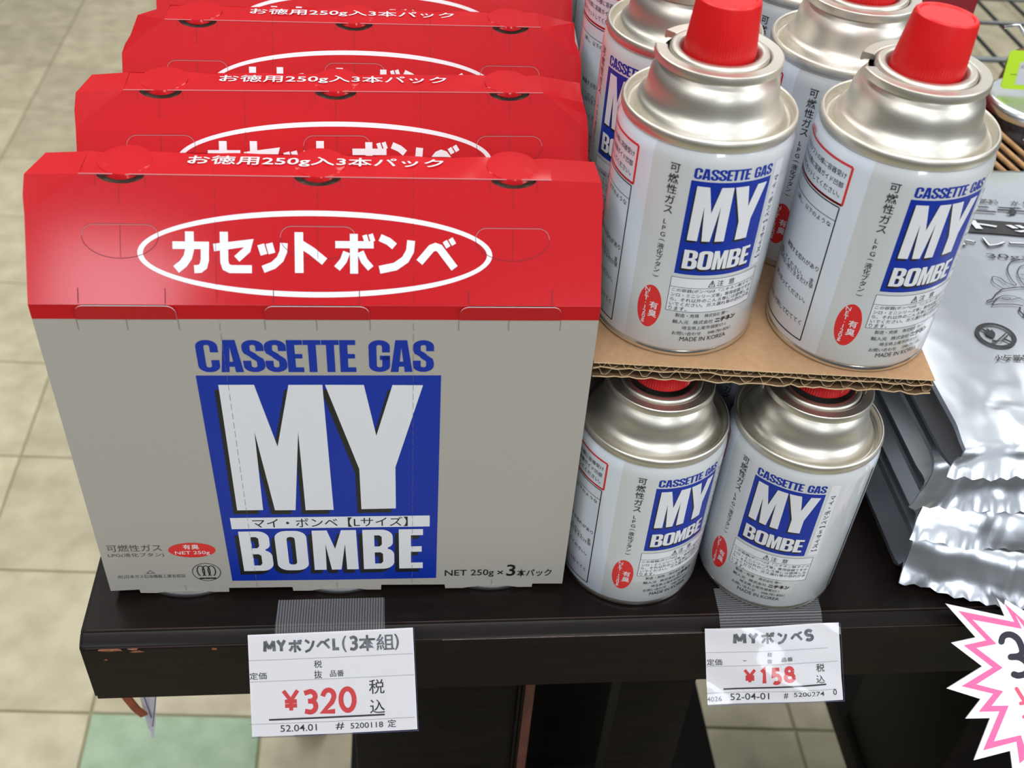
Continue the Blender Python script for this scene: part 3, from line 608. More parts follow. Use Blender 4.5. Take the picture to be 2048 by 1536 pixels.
    decal('red_oval', [ellipse(-39.4 * a, 22.3, 8.3 * a, 10)], M['inkred'], cyl_fn(.06), t, 1.5, 30)
    decal('oval_lettering', vtext('有臭', -36.4 * a, 25.2, 3.9, 3.7, .012) + vtext('NET.120g', -42.2 * a, 31.0, 2.15, 2.7, .006, 1.1), M['white'], cyl_fn(.12), t)
    # warning frames round the left side
    decal('red_frame', [split2d(frame(-126 * a, 70.3, -66 * a, 86, .95), 2), T('警告', -118 * a, 86.3, -108 * a, 89.0, .01)], M['inkred'], cyl_fn(.06), t, None, 30)
    wl = [split2d(frame(-126 * a, 6.7, -67.2 * a, 69.1, .5), 2), split2d(line([(-126 * a, 63.3), (-67.2 * a, 63.3)], .25), 2)]
    for z, s, e in ((80.6, 'こんろのソフトの様に容器受け', -68.5), (76.6, 'のガイドの際に容器ガイド凹部', -68.9), (72.6, '合わせてセットしてください。', -69.6), (59.6, '(凍し、以下のような', -69.5), (39.6, '破裂する恐れがあり', -69), (33.6, '注意してください。  ま', -70), (31.2, '火気のない所できるだけ早', -69.4), (23.6, '使い切ってください。', -72), (13.2, 'ガスを出し分別して捨ててく', -70.5)):
        wd = len(s) * 2.35; wl.append(T(s, e * a - wd, z, e * a, z + 2.4, .004))
    decal('warning_lettering', wl, M['black'], cyl_fn(.1), t)
    return t
def children(o): return [c for c in KIDS.get(o, [])]
can0 = make_can()
KIDS = {can0: [o for o in bpy.data.objects if o.parent == can0]}
CANS = [  # x, y, z, label turn (deg), notch (deg, world), label, lower tier
    (.2462, .0401, .1359, 8, 152, 'white gas can on the cardboard, front row left, next to the red cartons', 0),
    (.3190, .0297, .1359, 15, 166, 'white gas can on the cardboard, front row right, leaning over the silver pouches', 0),
    (.2505, .1090, .1359, -46, 134, 'white gas can on the cardboard, second row left, its cap out of view', 0),
    (.3177, .0966, .1359, 0, 60, 'white gas can on the cardboard, second row right, grey side with vertical black lettering', 0),
    (.2530, .1790, .1359, 30, 100, 'white gas can in the third row left, a sliver with a red frame corner', 0),
    (.3200, .1640, .1359, -10, 100, 'white gas can in the third row right, only its grey shoulder showing', 0),
    (.2565, .2480, .1359, -6, 100, 'white gas can in the far row, the sliver nearest the red cartons', 0),
    (.2419, .0202, 0, 22, 134, 'white gas can on the wooden shelf under the cardboard, left one beside the grey carton', 1),
    (.3097, .0154, 0, -24.5, 134, 'white gas can on the wooden shelf under the cardboard, right one standing on the tape', 1),
    (.2440, .0900, 0, 10, 134, 'shaded gas can on the shelf behind the lower left can', 1),
    (.3110, .0850, 0, -5, 134, 'shaded gas can on the shelf behind the lower right can', 1),
]
for k, (x, y, z, rot, nd, lab, low) in enumerate(CANS):
    if k == 0: r = can0; kids = KIDS[can0]
    else:
        r = can0.copy(); COL.objects.link(r); kids = []
        for ch in KIDS[can0]:
            c = ch.copy(); COL.objects.link(c); c.parent = r; kids.append(c)
    r.location = (x, y, z); r.rotation_euler = (0, 0, radians(rot)); tag(r, lab, 'gas canister', 'small white gas cans in two tiers')
    for c in kids:
        if c.name.startswith('valve_flange'): c.rotation_euler = (0, 0, radians(nd + 90 - rot))
        if k == 1 and c.name.startswith('red_cap'): c.rotation_euler = (0, .075, 0); c.location = (-sin(.075) * .1125, 0, (1 - cos(.075)) * .1125)
        if low and c.name.startswith('red_cap'): c.scale = (1, 1, .5); c.location = (0, 0, .0610)
# tall cans inside the front carton; only their bottoms peep out below it
tall_prof = [(0, .0022), (.026, .0022), (.0310, .0004), (.0325, 0), (.0334, .0004), (.0337, .0010), (.0338, .0018), (.0337, .0026), (.0334, .0031), (.0314, .0032), (.0316, .0042), (.0316, .160), (.0305, .164), (.0285, .1665), (.0262, .169), (.0215, .175), (.0165, .182), (.0120, .188), (.0, .188)]
tl = []
for k, (x, lab) in enumerate(((.0334, 'left'), (.1028, 'middle'), (.1735, 'right'))):
    if k == 0:
        t = thing('tall_gas_canister', '', 'gas canister'); lathe('can_body', tall_prof, M['tin_grey'], t, 96, 40); lathe('red_cap', [(.009, .187), (.008, .196), (0, .196)], M['cap'], t, 32, 30); t0 = t; tkids = [o for o in bpy.data.objects if o.parent == t0]
    else:
        t = t0.copy(); COL.objects.link(t)
        for ch in tkids:
            c = ch.copy(); COL.objects.link(c); c.parent = t
    t.location = (x, .0318, 0); tag(t, 'silver base of the %s tall can peeping from under the front carton' % lab, 'gas canister', 'tall cans inside the front carton')

# ------------------------------------------------------------------ corrugated cardboard between the tiers
tray = thing('cardboard_sheet', 'brown double-wall corrugated cardboard sheet carrying the upper tier of gas cans', 'cardboard', (.2085, .0045, .1359), -.088)
TW, TD = .1372, .215
random.seed(11)
def liner(name, z0, z1, jag):
    nx = 46; vs, fs = [], []
    jj = [random.uniform(-jag, jag) for _ in range(nx + 1)]
    zz = [.0003 * sin(i * .55) + .0002 * sin(i * 1.7) if jag > .0002 else 0 for i in range(nx + 1)]
    for i in range(nx + 1):
        x = TW * i / nx
        for y in (jj[i] - .0004, TD): 
            k = zz[i] if y < .01 else 0
            vs += [(x, y, z0 + k), (x, y, z1 + k)]
    for i in range(nx):
        a, b = i * 4, i * 4 + 4
        fs += [(a, b, b + 1, a + 1), (a + 1, b + 1, b + 3, a + 3), (a + 2, a + 3, b + 3, b + 2), (a, a + 2, b + 2, b)]
    fs += [(0, 1, 3, 2), (4 * nx, 4 * nx + 2, 4 * nx + 3, 4 * nx + 1)]
    v, f = tube([(TW * i / nx, jj[i] - .0004, (z0 + z1) / 2 + zz[i]) for i in range(nx + 1)], .00027, 5); mesh('cut_edge', v, f, M['kraft_edge'], tray)
    return mesh(name, vs, fs, M['kraft' if z1 > -.0001 else 'kraft_shade'], tray)
def flute(name, zc, amp, pitch):
    vs, fs = [], []; nx = int(TW / pitch * 14); ph = 0; th = .0002; x = 0
    for i in range(nx + 1):
        x = TW * i / nx; ph += 2 * pi / 14 * (1 + .32 * sin(i * .23 + zc * 9000) * random.uniform(.3, 1))
        z = zc + amp * math.tanh(1.6 * sin(ph)) / math.tanh(1.6) * (1 - .18 * random.random()); yy = random.uniform(-.0003, .0003)
        for y in (yy, .10): vs += [(x, y, z - th), (x, y, z + th)]
    for i in range(nx):
        a, b = i * 4, i * 4 + 4; fs += [(a, b, b + 1, a + 1), (a + 1, b + 1, b + 3, a + 3), (a, a + 2, b + 2, b)]
    return mesh(name, vs, fs, [M['kraft_shade'], M['kraft_edge']], tray, 60, [1 if k % 3 == 0 else 0 for k in range(len(fs))])
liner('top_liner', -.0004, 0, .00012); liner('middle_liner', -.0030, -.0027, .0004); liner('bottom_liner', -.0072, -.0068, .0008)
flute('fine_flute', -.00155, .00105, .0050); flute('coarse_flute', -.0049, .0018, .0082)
for s in range(5):
    x = TW * random.uniform(.2, .98); v, f = tube([(x, 0, -.007), (x + .0006, -.0008, -.0076), (x + .0002, -.0012, -.0084)], .00012, 4); mesh('torn_fibre', v, f, M['kraft'], tray)

# ------------------------------------------------------------------ silver foil pouches
def pouch(name, x0, x1, y0, y1, z0, z1, zf, ze, yfl, seed, label, skew=0.0, droop=0.0, dx=0.0):
    t = thing(name, label, 'pouch', (0, 0, 0), 0, 'silver foil pouches piled beside the cans')
    dz = zf - ze
    Tn = [(y1 + .006, (z0 + z1) / 2), (y1, z1 - .004)] + [(y1 - (y1 - y0 - .008) * k / 70, z1) for k in range(1, 71)] + [(y0 + .004, z1 - .0003), (y0, z1 - .0022), ((y0 + yfl) / 2 - .0008, (z1 + zf) / 2 + .0003), (yfl, zf), (yfl - .002, zf - dz * .35), (yfl - .004, zf - dz * .7), (yfl - .006, ze)]
    Bn = [(y1 + .006, (z0 + z1) / 2 - .0002), (y1, z0 + .002)] + [(y1 - (y1 - y0 - .008) * k / 70, z0) for k in range(1, 71)] + [(y0 + .005, z0 + .0003), (y0 + .003, min(z0 + .0015, zf)), ((y0 + yfl) / 2 + .002, min(z0 + .003, zf - .002)), (yfl + .0012, zf - .0007), (yfl - .0019, zf - dz * .35 - .0003), (yfl - .0039, zf - dz * .7 - .0003), (yfl - .0059, ze - .0003)]
    nx, ns = 100, len(Tn); vs = []; idx = {}
    def hz(x, y, s):
        u = (x - x0) / (x1 - x0); v = (y - y0) / (y1 - y0)
        ed = min(u, 1 - u) * 9; ed = min(1, max(0, ed)); fr = max(0, 1 - max(0, v) * 6)
        p = Vector((x * 32 + seed * 7, y * 26, seed)); q = Vector((x * 90, y * 60 + seed, seed * 3.1))
        puff = .0045 * (1 - (2 * u - 1) ** 4) * (1 - (2 * min(max(v, 0), 1) - 1) ** 6)
        wr = .0006 * noise.noise(p * .6) + (.00016 + .0024 * fr) * (1 - abs(noise.noise(q)) * 3) * .6
        return (puff + wr * ed)
    for s in range(ns):
        for i in range(nx + 1):
            u = i / nx; x = x0 + (x1 - x0) * u; y, z = Tn[s]
            seal = s >= ns - 4; front = s >= ns - 7
            if not front: z += hz(x, y, s)
            else:
                q = noise.noise(Vector((x * 55, s * .35, seed * 1.7))); y += -.0035 * q - .0012 * abs(noise.noise(Vector((x * 140, s * .5, seed)))); z += .0018 * noise.noise(Vector((x * 40, seed, 1))) + droop * u
                if s == ns - 1: z += .0009 * (1, 0, -1, 0)[i % 4]
            y -= skew * (x - x0)
            if s >= ns - 4: x += dx * (1 - 2 * u) * (s - ns + 5) / 4
            idx[('t', s, i)] = len(vs); vs.append((x, y, z))
    for s in range(ns):
        for i in range(nx + 1):
            u = i / nx; x = x0 + (x1 - x0) * u; y, z = Bn[s]; front = s >= ns - 7
            if front:
                q = noise.noise(Vector((x * 55, s * .35, seed * 1.7))); y += -.0035 * q - .0012 * abs(noise.noise(Vector((x * 140, s * .5, seed)))) + (.0006 if s < ns - 1 else .00035); z += .0018 * noise.noise(Vector((x * 40, seed, 1))) + droop * u
                if s == ns - 1: z += .0009 * (1, 0, -1, 0)[i % 4]
            y -= skew * (x - x0)
            if s >= ns - 4: x += dx * (1 - 2 * u) * (s - ns + 5) / 4
            idx[('b', s, i)] = len(vs); vs.append((x, y, z))
    fs = []
    for s in range(ns - 1):
        for i in range(nx):
            fs.append((idx['t', s, i], idx['t', s + 1, i], idx['t', s + 1, i + 1], idx['t', s, i + 1]))
            fs.append((idx['b', s, i], idx['b', s, i + 1], idx['b', s + 1, i + 1], idx['b', s + 1, i]))
    mesh('foil_film', vs, fs, M['foil'], t, 70)
    # gusseted sides folded inwards
    for side, xs_, sg in ((0, x0, 1), (nx, x1, -1)):
        V, Fs = [], []
        for s in range(ns):
            a, b = Vector(vs[idx['t', s, side]]), Vector(vs[idx['b', s, side]]); hgt = max(0, a.z - b.z); dp = min(.009, hgt * .45)
            m1 = a.lerp(b, .5); m1.x += sg * dp; m1.x += .0008 * noise.noise(Vector((m1.y * 40, seed, 2)))
            V += [a, a.lerp(b, .12) + Vector((-sg * .0004 * (hgt > .004), 0, 0)), m1, a.lerp(b, .88) + Vector((-sg * .0004 * (hgt > .004), 0, 0)), b]
        for s in range(ns - 1):
            for k in range(4):
                q = (s * 5 + k, s * 5 + k + 1, (s + 1) * 5 + k + 1, (s + 1) * 5 + k); Fs.append(q if side == 0 else q[::-1])
        mesh('side_gusset', V, Fs, M['foil'], t, 40)
    # embossed seal bars across the fin
    L = []
    for k in range(5):
        L.append(k)
    def at(x, y): return hz(x, y, 0)
    t['_'] = 0; del t['_']
    return t, at
P4, _ = pouch('foil_pouch', .3740, .545, .004, .235, .0006, .0290, .0120, .0040, -.0010, 1, 'bottom foil pouch of the pile, its serrated seal just above the shelf', skew=.30, dx=-.004)
P3, _ = pouch('foil_pouch', .3745, .548, .008, .232, .0335, .0500, .0390, .0310, .0040, 2, 'third foil pouch down, its rumpled seal bent outwards', skew=.18, dx=-.006)
P2, _ = pouch('foil_pouch', .3728, .542, .014, .236, .0550, .0735, .0590, .0490, .0080, 3, 'second foil pouch down, bright creased front below the printed one', skew=.05, dx=-.009)
P1, hz1 = pouch('foil_pouch', .3715, .548, -.002, .222, .0790, .0995, .0930, .0865, -.0090, 4, 'top foil pouch printed in black with a no-fire sign', dx=-.008)
def top1(off=.0005): return lambda x, y, h=0: (x / 1000, y / 1000, .0995 + hz1(x / 1000, y / 1000) + off + h / 1000)
# printing laid out in the pouch's own oblique frame: origin (.40,.05), rows run almost along x
def pr(s, dx, dy, rot=-.10, sh=0): return xf(([(x + sh * y, y) for x, y in s[0]], s[1]), 1, 1, dx, dy, rot)
blk = [pr(T('固形燃料', 0, 0, 22, 4.6, .01), 440, 177.5), pr(T('水', 0, 0, 5.5, 4.6, .01), 468.5, 174.5), pr(T('に強い', 0, 0, 17, 4.6, .01), 476, 173.8),
       pr(T('ニチネン', 0, 0, 74, 8.5, .035), 440, 166.5, -.10, -.25)]
rects = [(0, 0, 66, 13.5)]
panel = pr(poly([[(0, 0), (72, 0), (69, 13.2), (-2, 13.2)]]), 432.5, 146.5)
whitet = pr(T('トップ', 0, 0, 62, 9.6, .04), 437, 148.6, -.10, -.2)
row3 = pr(T('トレールA', 0, 0, 66, 8.2, .03), 424, 134.0, -.08, -.15)
row3w = pr(T('トレールA', 0, 0, 66, 8.2, .002), 424, 134.0, -.08, -.15)
g30 = pr(T('30g×3', 0, 0, 30, 5.2, .0), 433, 121.5, -.08)
nofire = [ring2(0, 0, 9.4, 9.4, 1.9), line([(-6.4, 5.6), (-3.4, 3.0)], 1.3), line([(3.0, -2.8), (6.2, -5.8)], 1.3), poly([[(-4.5, 1.5), (-4.8, 3.8), (-3.4, 3), (-2.6, 5.4), (-1.4, 3.2), (-.6, 4.4), (.2, 1.6), (-.6, -.6), (-1.4, -2.2), (-3.2, -1.6), (-4.6, 0)]]),
          line([(-1.6, -4.6), (0, -3.4), (5.6, 1.8), (6.6, .9), (1.0, -4.4), (-1.6, -4.6)], .5), poly([ell(-2.2, -4.6, 1.3, 1.0, 14)])]
nf = [pr(q, 410.6, 59.5, -.06) for q in nofire]
kaki = pr(T('火気厳禁', 0, 0, 17, 4.2, .01), 403.5, 41.5, -.05)
# line drawing of a long-beaked armoured beast with a curled tail
B = []
def bl_(pts, wd=.45): B.append(line([(x, y) for x, y in pts], wd))
bl_([(417, 86), (421, 88), (424, 91.5), (429, 95.5), (436, 97), (446, 98), (458, 96)], .6); bl_([(417, 86), (417.4, 84.8), (421.5, 86.4), (423, 88.4)], .5)
bl_([(418.6, 83), (423, 83.6), (429.5, 83.2), (434, 82)], .6); bl_([(418.6, 83), (421, 86.0), (424.5, 89)], .5); bl_([(424.5, 89), (428, 90.6), (433, 89.6), (437, 86), (436, 82.5)], .4)
B.append(ring2(428, 88, 2.1, 1.2, .3, 24)); bl_([(424, 88.5), (430, 86.8), (436, 88.6)], .3)
tl_ = [(430, 96), (427, 101), (428.5, 106), (432, 105), (434, 100.5), (438, 99), (437.5, 104), (439, 112), (444, 119), (452, 121), (460, 118)]
def smooth_path(p, n=5):
    o = []
    for i in range(len(p) - 1):
        a, b, c, d = p[max(i - 1, 0)], p[i], p[i + 1], p[min(i + 2, len(p) - 1)]
        for k in range(n):
            t_ = k / n; o.append(tuple(.5 * ((2 * b[q]) + (-a[q] + c[q]) * t_ + (2 * a[q] - 5 * b[q] + 4 * c[q] - d[q]) * t_ ** 2 + (-a[q] + 3 * b[q] - 3 * c[q] + d[q]) * t_ ** 3) for q in (0, 1)))
    return o + [p[-1]]
bl_(smooth_path(tl_), .5); bl_(smooth_path([(442, 98), (442, 104), (443.5, 110), (448, 115.5), (456, 116), (462, 112)]), .45)
bl_([(441, 106), (449, 100), (458, 98)], .4); bl_([(444, 108), (452, 107), (460, 103)], .4); bl_([(446, 97), (452, 103), (462, 106)], .3)
bl_([(432, 81), (430.4, 78), (431, 73.6), (433.5, 78), (436, 81.5)], .9); bl_([(434, 80), (440, 84), (447, 86), (456, 84)], .5); bl_([(436, 78.5), (443, 78), (450, 80)], .5); bl_([(440, 77), (446, 72), (456, 70)], .45)
bl_([(437, 84), (439, 88), (443, 87), (441, 84.5), (446, 88.5)], .5); B.append(ring2(452, 80, 5, 3.6, .4, 30))
for k in range(14): B.append(line([(430.5 + (k % 2) * 2, 98.5 + k * .6), (431 + (k % 2) * 2, 98.5 + k * .6)], .3))
for nm_, sh_ in (('fuel_lettering', [blk[0]]), ('fuel_lettering', [blk[1]]), ('fuel_lettering', [blk[2]]), ('maker_lettering', [blk[3]]), ('weight_lettering', [g30]), ('tray_lettering', [row3])): decal(nm_, sh_, M['black'], top1(.0008), P1, 2, None, True)
decal('no_fire_sign', nf, M['black'], top1(.0008), P1, 2, None, True); decal('no_fire_lettering', [kaki], M['black'], top1(.0008), P1, 2, None, True)
decal('beast_drawing', B, M['black'], top1(.0008), P1, 2, None, True)
decal('black_panel', [panel], M['black'], top1(.0007), P1, 2, 60, True)
decal('silver_lettering', [whitet, row3w], M['sticker'], top1(.0012), P1, 2, None, True)

# ------------------------------------------------------------------ price tags, tapes, starburst card
KP = 1000 / 2196.6
def tag_frame(px0, py0, depth, rot):
    d = F_ + (px0 - 1024) / 2196.6 * R_ - (py0 - 768) / 2196.6 * U_; o = C_ + d * depth
    X = (R_ * cos(rot) + U_ * sin(rot)); Y = (-R_ * sin(rot) + U_ * cos(rot)); N = X.cross(Y)
    return o, X, Y, N
def price_tag(label, px0, py0, depth, rot, Wmm, Hmm, kmm, items, bulge):
    o, X, Y, N = tag_frame(px0, py0, depth, rot)
    t = thing('price_tag', label, 'price tag', tuple(o)); t.rotation_euler = Matrix((X, Y, N)).transposed().to_euler()
    def fn(off): return lambda x, y, h=0: (x / 1000, y / 1000, (off + h + bulge(x, y)) / 1000)
    v2 = splitxy(rect(0, -Hmm, Wmm, 0), 1.5); vs = [fn(0)(x, y) for x, y in v2[0]]; mesh('paper', vs, v2[1], M['paper'], t, 60)
    mesh('paper_back', [(a, b, c - .0003) for a, b, c in vs], [q[::-1] for q in v2[1]], M['paper'], t, 60)
    for mt, shp in items: decal({'price': 'price_figures', 'ink': 'printed_text', 'marker': 'product_name'}[mt], shp, M[mt], fn(.22), t, 1.5)
    v2 = splitxy(rect(-.15, -Hmm - .5, Wmm + .7, .15), 2.0); mesh('clear_sleeve', [fn(.55)(x, y) for x, y in v2[0]], v2[1], M['film'], t, 60)
    decal('sleeve_edge', [line([(-.15, -Hmm - .4), (Wmm + .6, -Hmm - .4)], .3), line([(Wmm + .55, -Hmm - .4), (Wmm + .55, 0)], .12)], M['sleeve_line'], fn(.6), t)
    return t
def dots(x0, x1, y, wd=.14): return [line([(x0 + k * .6, y), (x0 + k * .6 + .38, y)], wd) for k in range(int((x1 - x0) / .6))]
k = .1953 * .4849 * KP; al = radians(2.6)
def q(x, y, x0=182, y0=460): X_, Y_ = (x - x0) * k, -(y - y0) * k; return X_ * cos(al) + Y_ * sin(al), -X_ * sin(al) + Y_ * cos(al)
def TB(s, ax, ay, bx, by, bold=.003):   # text whose lower-left / upper-right corners are read off in tag pixels
    a, b = q(ax, ay), q(bx, by); return T(s, a[0], a[1], b[0], b[1], bold)
SG = {'M': [[(0, 0), (.06, 1)], [(.06, 1), (.5, .25)], [(.5, .25), (.94, 1)], [(.94, 1), (1, 0)]], 'Y': [[(0, 1), (.5, .48)], [(1, 1), (.5, .48), (.5, 0)]], 'L': [[(0, 1), (0, 0), (1, 0)]],
      '3': [[(0, .92)] + arc(.45, .76, .5, .24, 80, -70, 8) + [(.3, .53)], [(.35, .53)] + arc(.45, .28, .52, .28, 60, -90, 8) + [(0, .06)]], '2': [[(0, .72)] + arc(.5, .72, .46, .28, 160, -20, 10) + [(.75, .42), (0, 0), (1, 0)]],
      '0': [arc(.5, .5, .5, .5, 0, 360, 24)], 'S': [[(.95, .86)] + arc(.5, .75, .46, .25, 40, 250, 10) + arc(.5, .26, .48, .26, 60, -150, 10)], '1': [[(0, .8), (.8, 1), (.8, 0)]], '5': [[(.9, 1), (.2, 1), (.12, .56)] + arc(.45, .3, .5, .3, 110, -130, 12)],
      '8': [arc(.5, .76, .38, .24, 0, 360, 18), arc(.5, .27, .5, .27, 0, 360, 18)], '¥': [[(0, 1), (.5, .5)], [(1, 1), (.5, .5), (.5, 0)], [(.08, .46), (.92, .46)], [(.08, .24), (.92, .24)]]}
for ch_, x0_, x1_, y0_, y1_, pp_ in (('ボ', 205, 432, 540, 776, [[(205, 604), (432, 604)], [(315, 540), (315, 776)], [(272, 648), (252, 700), (214, 746)], [(352, 646), (376, 700), (414, 744)], [(378, 546), (392, 590)], [(414, 540), (428, 584)]]),
                                     ('ン', 466, 655, 560, 752, [[(470, 560), (520, 582), (556, 612)], [(655, 576), (620, 660), (560, 722), (466, 752)]]),
                                     ('ベ', 704, 915, 562, 740, [[(704, 706), (780, 616), (824, 620), (915, 740)], [(856, 578), (878, 614)], [(890, 562), (912, 598)]])):
    SG[ch_] = [[((x_ - x0_) / (x1_ - x0_), (y1_ - y_) / (y1_ - y0_)) for x_, y_ in p_] for p_ in pp_]
def SB(ch, ax, ay, bx, by, wpx):       # same box, drawn with a broad pen
    a, b = q(ax, ay), q(bx, by); w_ = wpx * k; i = w_ / 2
    return [tk([(a[0] + i + u * (b[0] - a[0] - w_), a[1] + i + v * (b[1] - a[1] - w_)) for u, v in pth], w_) for pth in SG[ch]]
def DL(x0, x1, y): a, b = q(x0, y), q(x1, y - (x1 - x0) * .045); return dots(a[0], b[0], (a[1] + b[1]) / 2)
itemsL = [('marker', SB('M', 345, 645, 470, 500, 34) + SB('Y', 478, 640, 580, 492, 32) + SB('L', 1055, 612, 1132, 472, 30) + SB('3', 1222, 618, 1312, 458, 30) + SB('ボ', 598, 648, 745, 490, 25) + SB('ン', 765, 640, 872, 490, 25) + SB('ベ', 885, 606, 1030, 480, 24) + [TB('(', 1155, 630, 1195, 462, .02), TB('本', 1325, 622, 1495, 450, .025), TB('組', 1505, 612, 1680, 440, .012), TB(')', 1690, 610, 1728, 442, .02)]),
          ('ink', DL(195, 1890, 722) + DL(195, 1895, 940) + DL(200, 1910, 1375) + [TB('定価', 205, 918, 378, 838), TB('税', 866, 792, 944, 712), TB('抜', 868, 902, 946, 815), TB('品番', 1030, 882, 1170, 810), TB('税', 1430, 1060, 1580, 905), TB('込', 1440, 1258, 1585, 1110), TB('52.04.01', 522, 1448, 892, 1362), TB('#', 1090, 1422, 1172, 1348), TB('5200118', 1240, 1412, 1570, 1340), TB('定', 1620, 1402, 1702, 1318), line([q(404, 1325), q(1588, 1268)], .75)]),
          ('price', SB('¥', 540, 1252, 715, 1000, 40) + SB('3', 750, 1272, 905, 1002, 50) + SB('2', 938, 1265, 1095, 988, 50) + SB('0', 1122, 1255, 1295, 975, 50))]
price_tag('white price tag ¥320 taped to the shelf edge in front of the cartons', 495.2, 1270.3, .4849, al, 73.0, 44.9, k, itemsL, lambda x, y: 0.6 * sin(x / 73 * pi))
k2_ = .1953 * .5077 * KP; k = k2_; al = radians(2.4)
def q(x, y, x0=255, y0=398): X_, Y_ = (x - x0) * k2_, -(y - y0) * k2_; return X_ * cos(al) + Y_ * sin(al), -X_ * sin(al) + Y_ * cos(al)
itemsR = [('marker', SB('M', 540, 562, 672, 424, 36) + SB('Y', 690, 558, 795, 420, 34) + SB('S', 1275, 530, 1372, 400, 32) + SB('ボ', 815, 560, 965, 415, 25) + SB('ン', 985, 555, 1095, 425, 26) + SB('ベ', 1125, 525, 1255, 415, 24)),
          ('ink', DL(268, 1525, 648) + DL(265, 1620, 790) + DL(268, 1620, 1068) + [TB('定価', 278, 778, 430, 705), TB('-', 642, 724, 676, 716), TB('税', 888, 682, 936, 632), TB('抜', 886, 750, 936, 700), TB('品番', 1032, 730, 1150, 682), TB('税', 1395, 838, 1478, 752), TB('込', 1392, 948, 1476, 866), TB('4026', 280, 1150, 430, 1095), TB('52-04-01', 520, 1135, 910, 1050), TB('#', 1060, 1110, 1100, 1045), TB('5200274', 1160, 1088, 1470, 1030), TB('0', 1565, 1070, 1600, 1010), line([q(450, 1022), q(1492, 960)], .7), frame(*q(262, 1165), *q(1622, 400 - 55), .001)]),
          ('price', SB('¥', 650, 962, 775, 795, 30) + SB('1', 815, 972, 880, 785, 40) + SB('5', 925, 968, 1035, 785, 40) + SB('8', 1055, 945, 1172, 770, 38))]
price_tag('white price tag ¥158 with a glaring reflection, taped under the small cans', 1409.8, 1257.7, .5077, al, 62.3, 35.3, k, itemsR, lambda x, y: 1.3 * sin(x / 62 * pi * 1.6 + y * .06) + .28 * sin(y * .33 + x * .1))
def tape(label, pts, mt):
    vs = []
    for (xa, xb, y, z) in pts: vs += [(xa, y, z), (xb, y, z)]
    o = mesh('clear_tape', vs, [(2 * i, 2 * i + 2, 2 * i + 3, 2 * i + 1) for i in range(len(pts) - 1)], M[mt]); tag(o, label, 'tape', 'clear tapes holding the price tags'); return o
tape('ribbed clear tape holding the ¥320 tag to the shelf', [(.0752, .1236, -.0045, .0006), (.0748, .1238, -.0178, .0007), (.0745, .1240, -.0250, -.0025), (.0745, .1240, -.0285, .0012), (.0745, .1240, -.0295, .0034)], 'tape_a')
tape('ribbed clear tape under the lower right can holding the ¥158 tag', [(.2800, .3300, -.0040, .0006), (.2795, .3290, -.0178, .0007), (.2793, .3286, -.0250, -.0025), (.2793, .3286, -.0285, -.002)], 'tape_b')
# starburst
o, X, Y, N = tag_frame(1893, 1208, .512, 0); ks = .25126 * .512 * KP
sb = thing('starburst_card', 'white starburst price card with pink zigzag border and a black 3', 'price card', tuple(o)); sb.rotation_euler = Matrix((X, Y, N)).transposed().to_euler()
def sq(x, y): return ((x - 768) * ks, -(y - 231) * ks)
outer = [(760, 228), (1000, 497), (805, 540), (1052, 728), (770, 903), (1040, 988), (920, 1143), (1115, 1140), (985, 1475), (1275, 1400), (1300, 1600), (1470, 1480), (1640, 1660), (1740, 1440), (2010, 1540), (1940, 1250), (2200, 1180), (2010, 1010), (2260, 860), (2000, 740), (2170, 520), (1900, 530), (1960, 270), (1720, 380), (1600, 190), (1480, 340), (1235, 195), (1228, 240), (1165, 180), (1230, 328)]
inner1 = [(862, 285), (1085, 520), (905, 560), (1135, 735), (888, 885), (1140, 945), (1025, 1088), (1190, 1085), (1060, 1395), (1325, 1325), (1350, 1500), (1480, 1390), (1620, 1540), (1700, 1350), (1920, 1430), (1860, 1200), (2090, 1140), (1920, 1000), (2130, 860), (1900, 770), (2040, 590), (1820, 600), (1860, 370), (1690, 460), (1590, 310), (1470, 440), (1228, 225), (1310, 375)]
inner2 = [(975, 355), (1165, 548), (1005, 580), (1215, 738), (1005, 870), (1218, 925), (1125, 1042), (1262, 1040), (1145, 1325), (1360, 1275), (1400, 1400), (1490, 1310), (1600, 1430), (1670, 1280), (1830, 1330), (1790, 1160), (1980, 1100), (1840, 990), (2020, 860), (1820, 800), (1920, 660), (1750, 670), (1780, 480), (1670, 540), (1580, 420), (1460, 520), (1315, 315), (1368, 428)]
pl = poly([[sq(*a) for a in outer]]); kk = len(outer)
vs = [(x / 1000, y / 1000, 0) for x, y in pl[0]] + [(x / 1000, y / 1000, -.0006) for x, y in pl[0]]
mesh('card', vs, list(pl[1]) + [tuple(i + kk for i in a[::-1]) for a in pl[1]] + [(i, (i + 1) % kk, (i + 1) % kk + kk, i + kk) for i in range(kk)], M['paper'], sb)
fl = lambda off: (lambda x, y, h=0: (x / 1000, y / 1000, (off + h) / 1000))
a_, b_ = [sq(*p_) for p_ in inner1], [sq(*p_) for p_ in inner2]; kk = len(a_)
decal('pink_border', [(a_ + b_, [(i, (i + 1) % kk, kk + (i + 1) % kk, kk + i) for i in range(kk)])], M['pink'], fl(.08), sb)
def rline(pts, wd):
    out = [line(pts, wd)]; 
    for p_ in pts: out.append(ellipse(p_[0], p_[1], wd / 2, wd / 2, 14))
    return out
three = smooth_path([(1205, 530), (1215, 495), (1245, 475), (1290, 478), (1335, 510), (1362, 565), (1370, 615), (1340, 645), (1280, 652), (1345, 655), (1400, 690), (1415, 740), (1395, 785), (1340, 800), (1305, 790)])
decal('black_figure', rline([sq(*p_) for p_ in three], 50 * ks), M['navy'], fl(.10), sb)
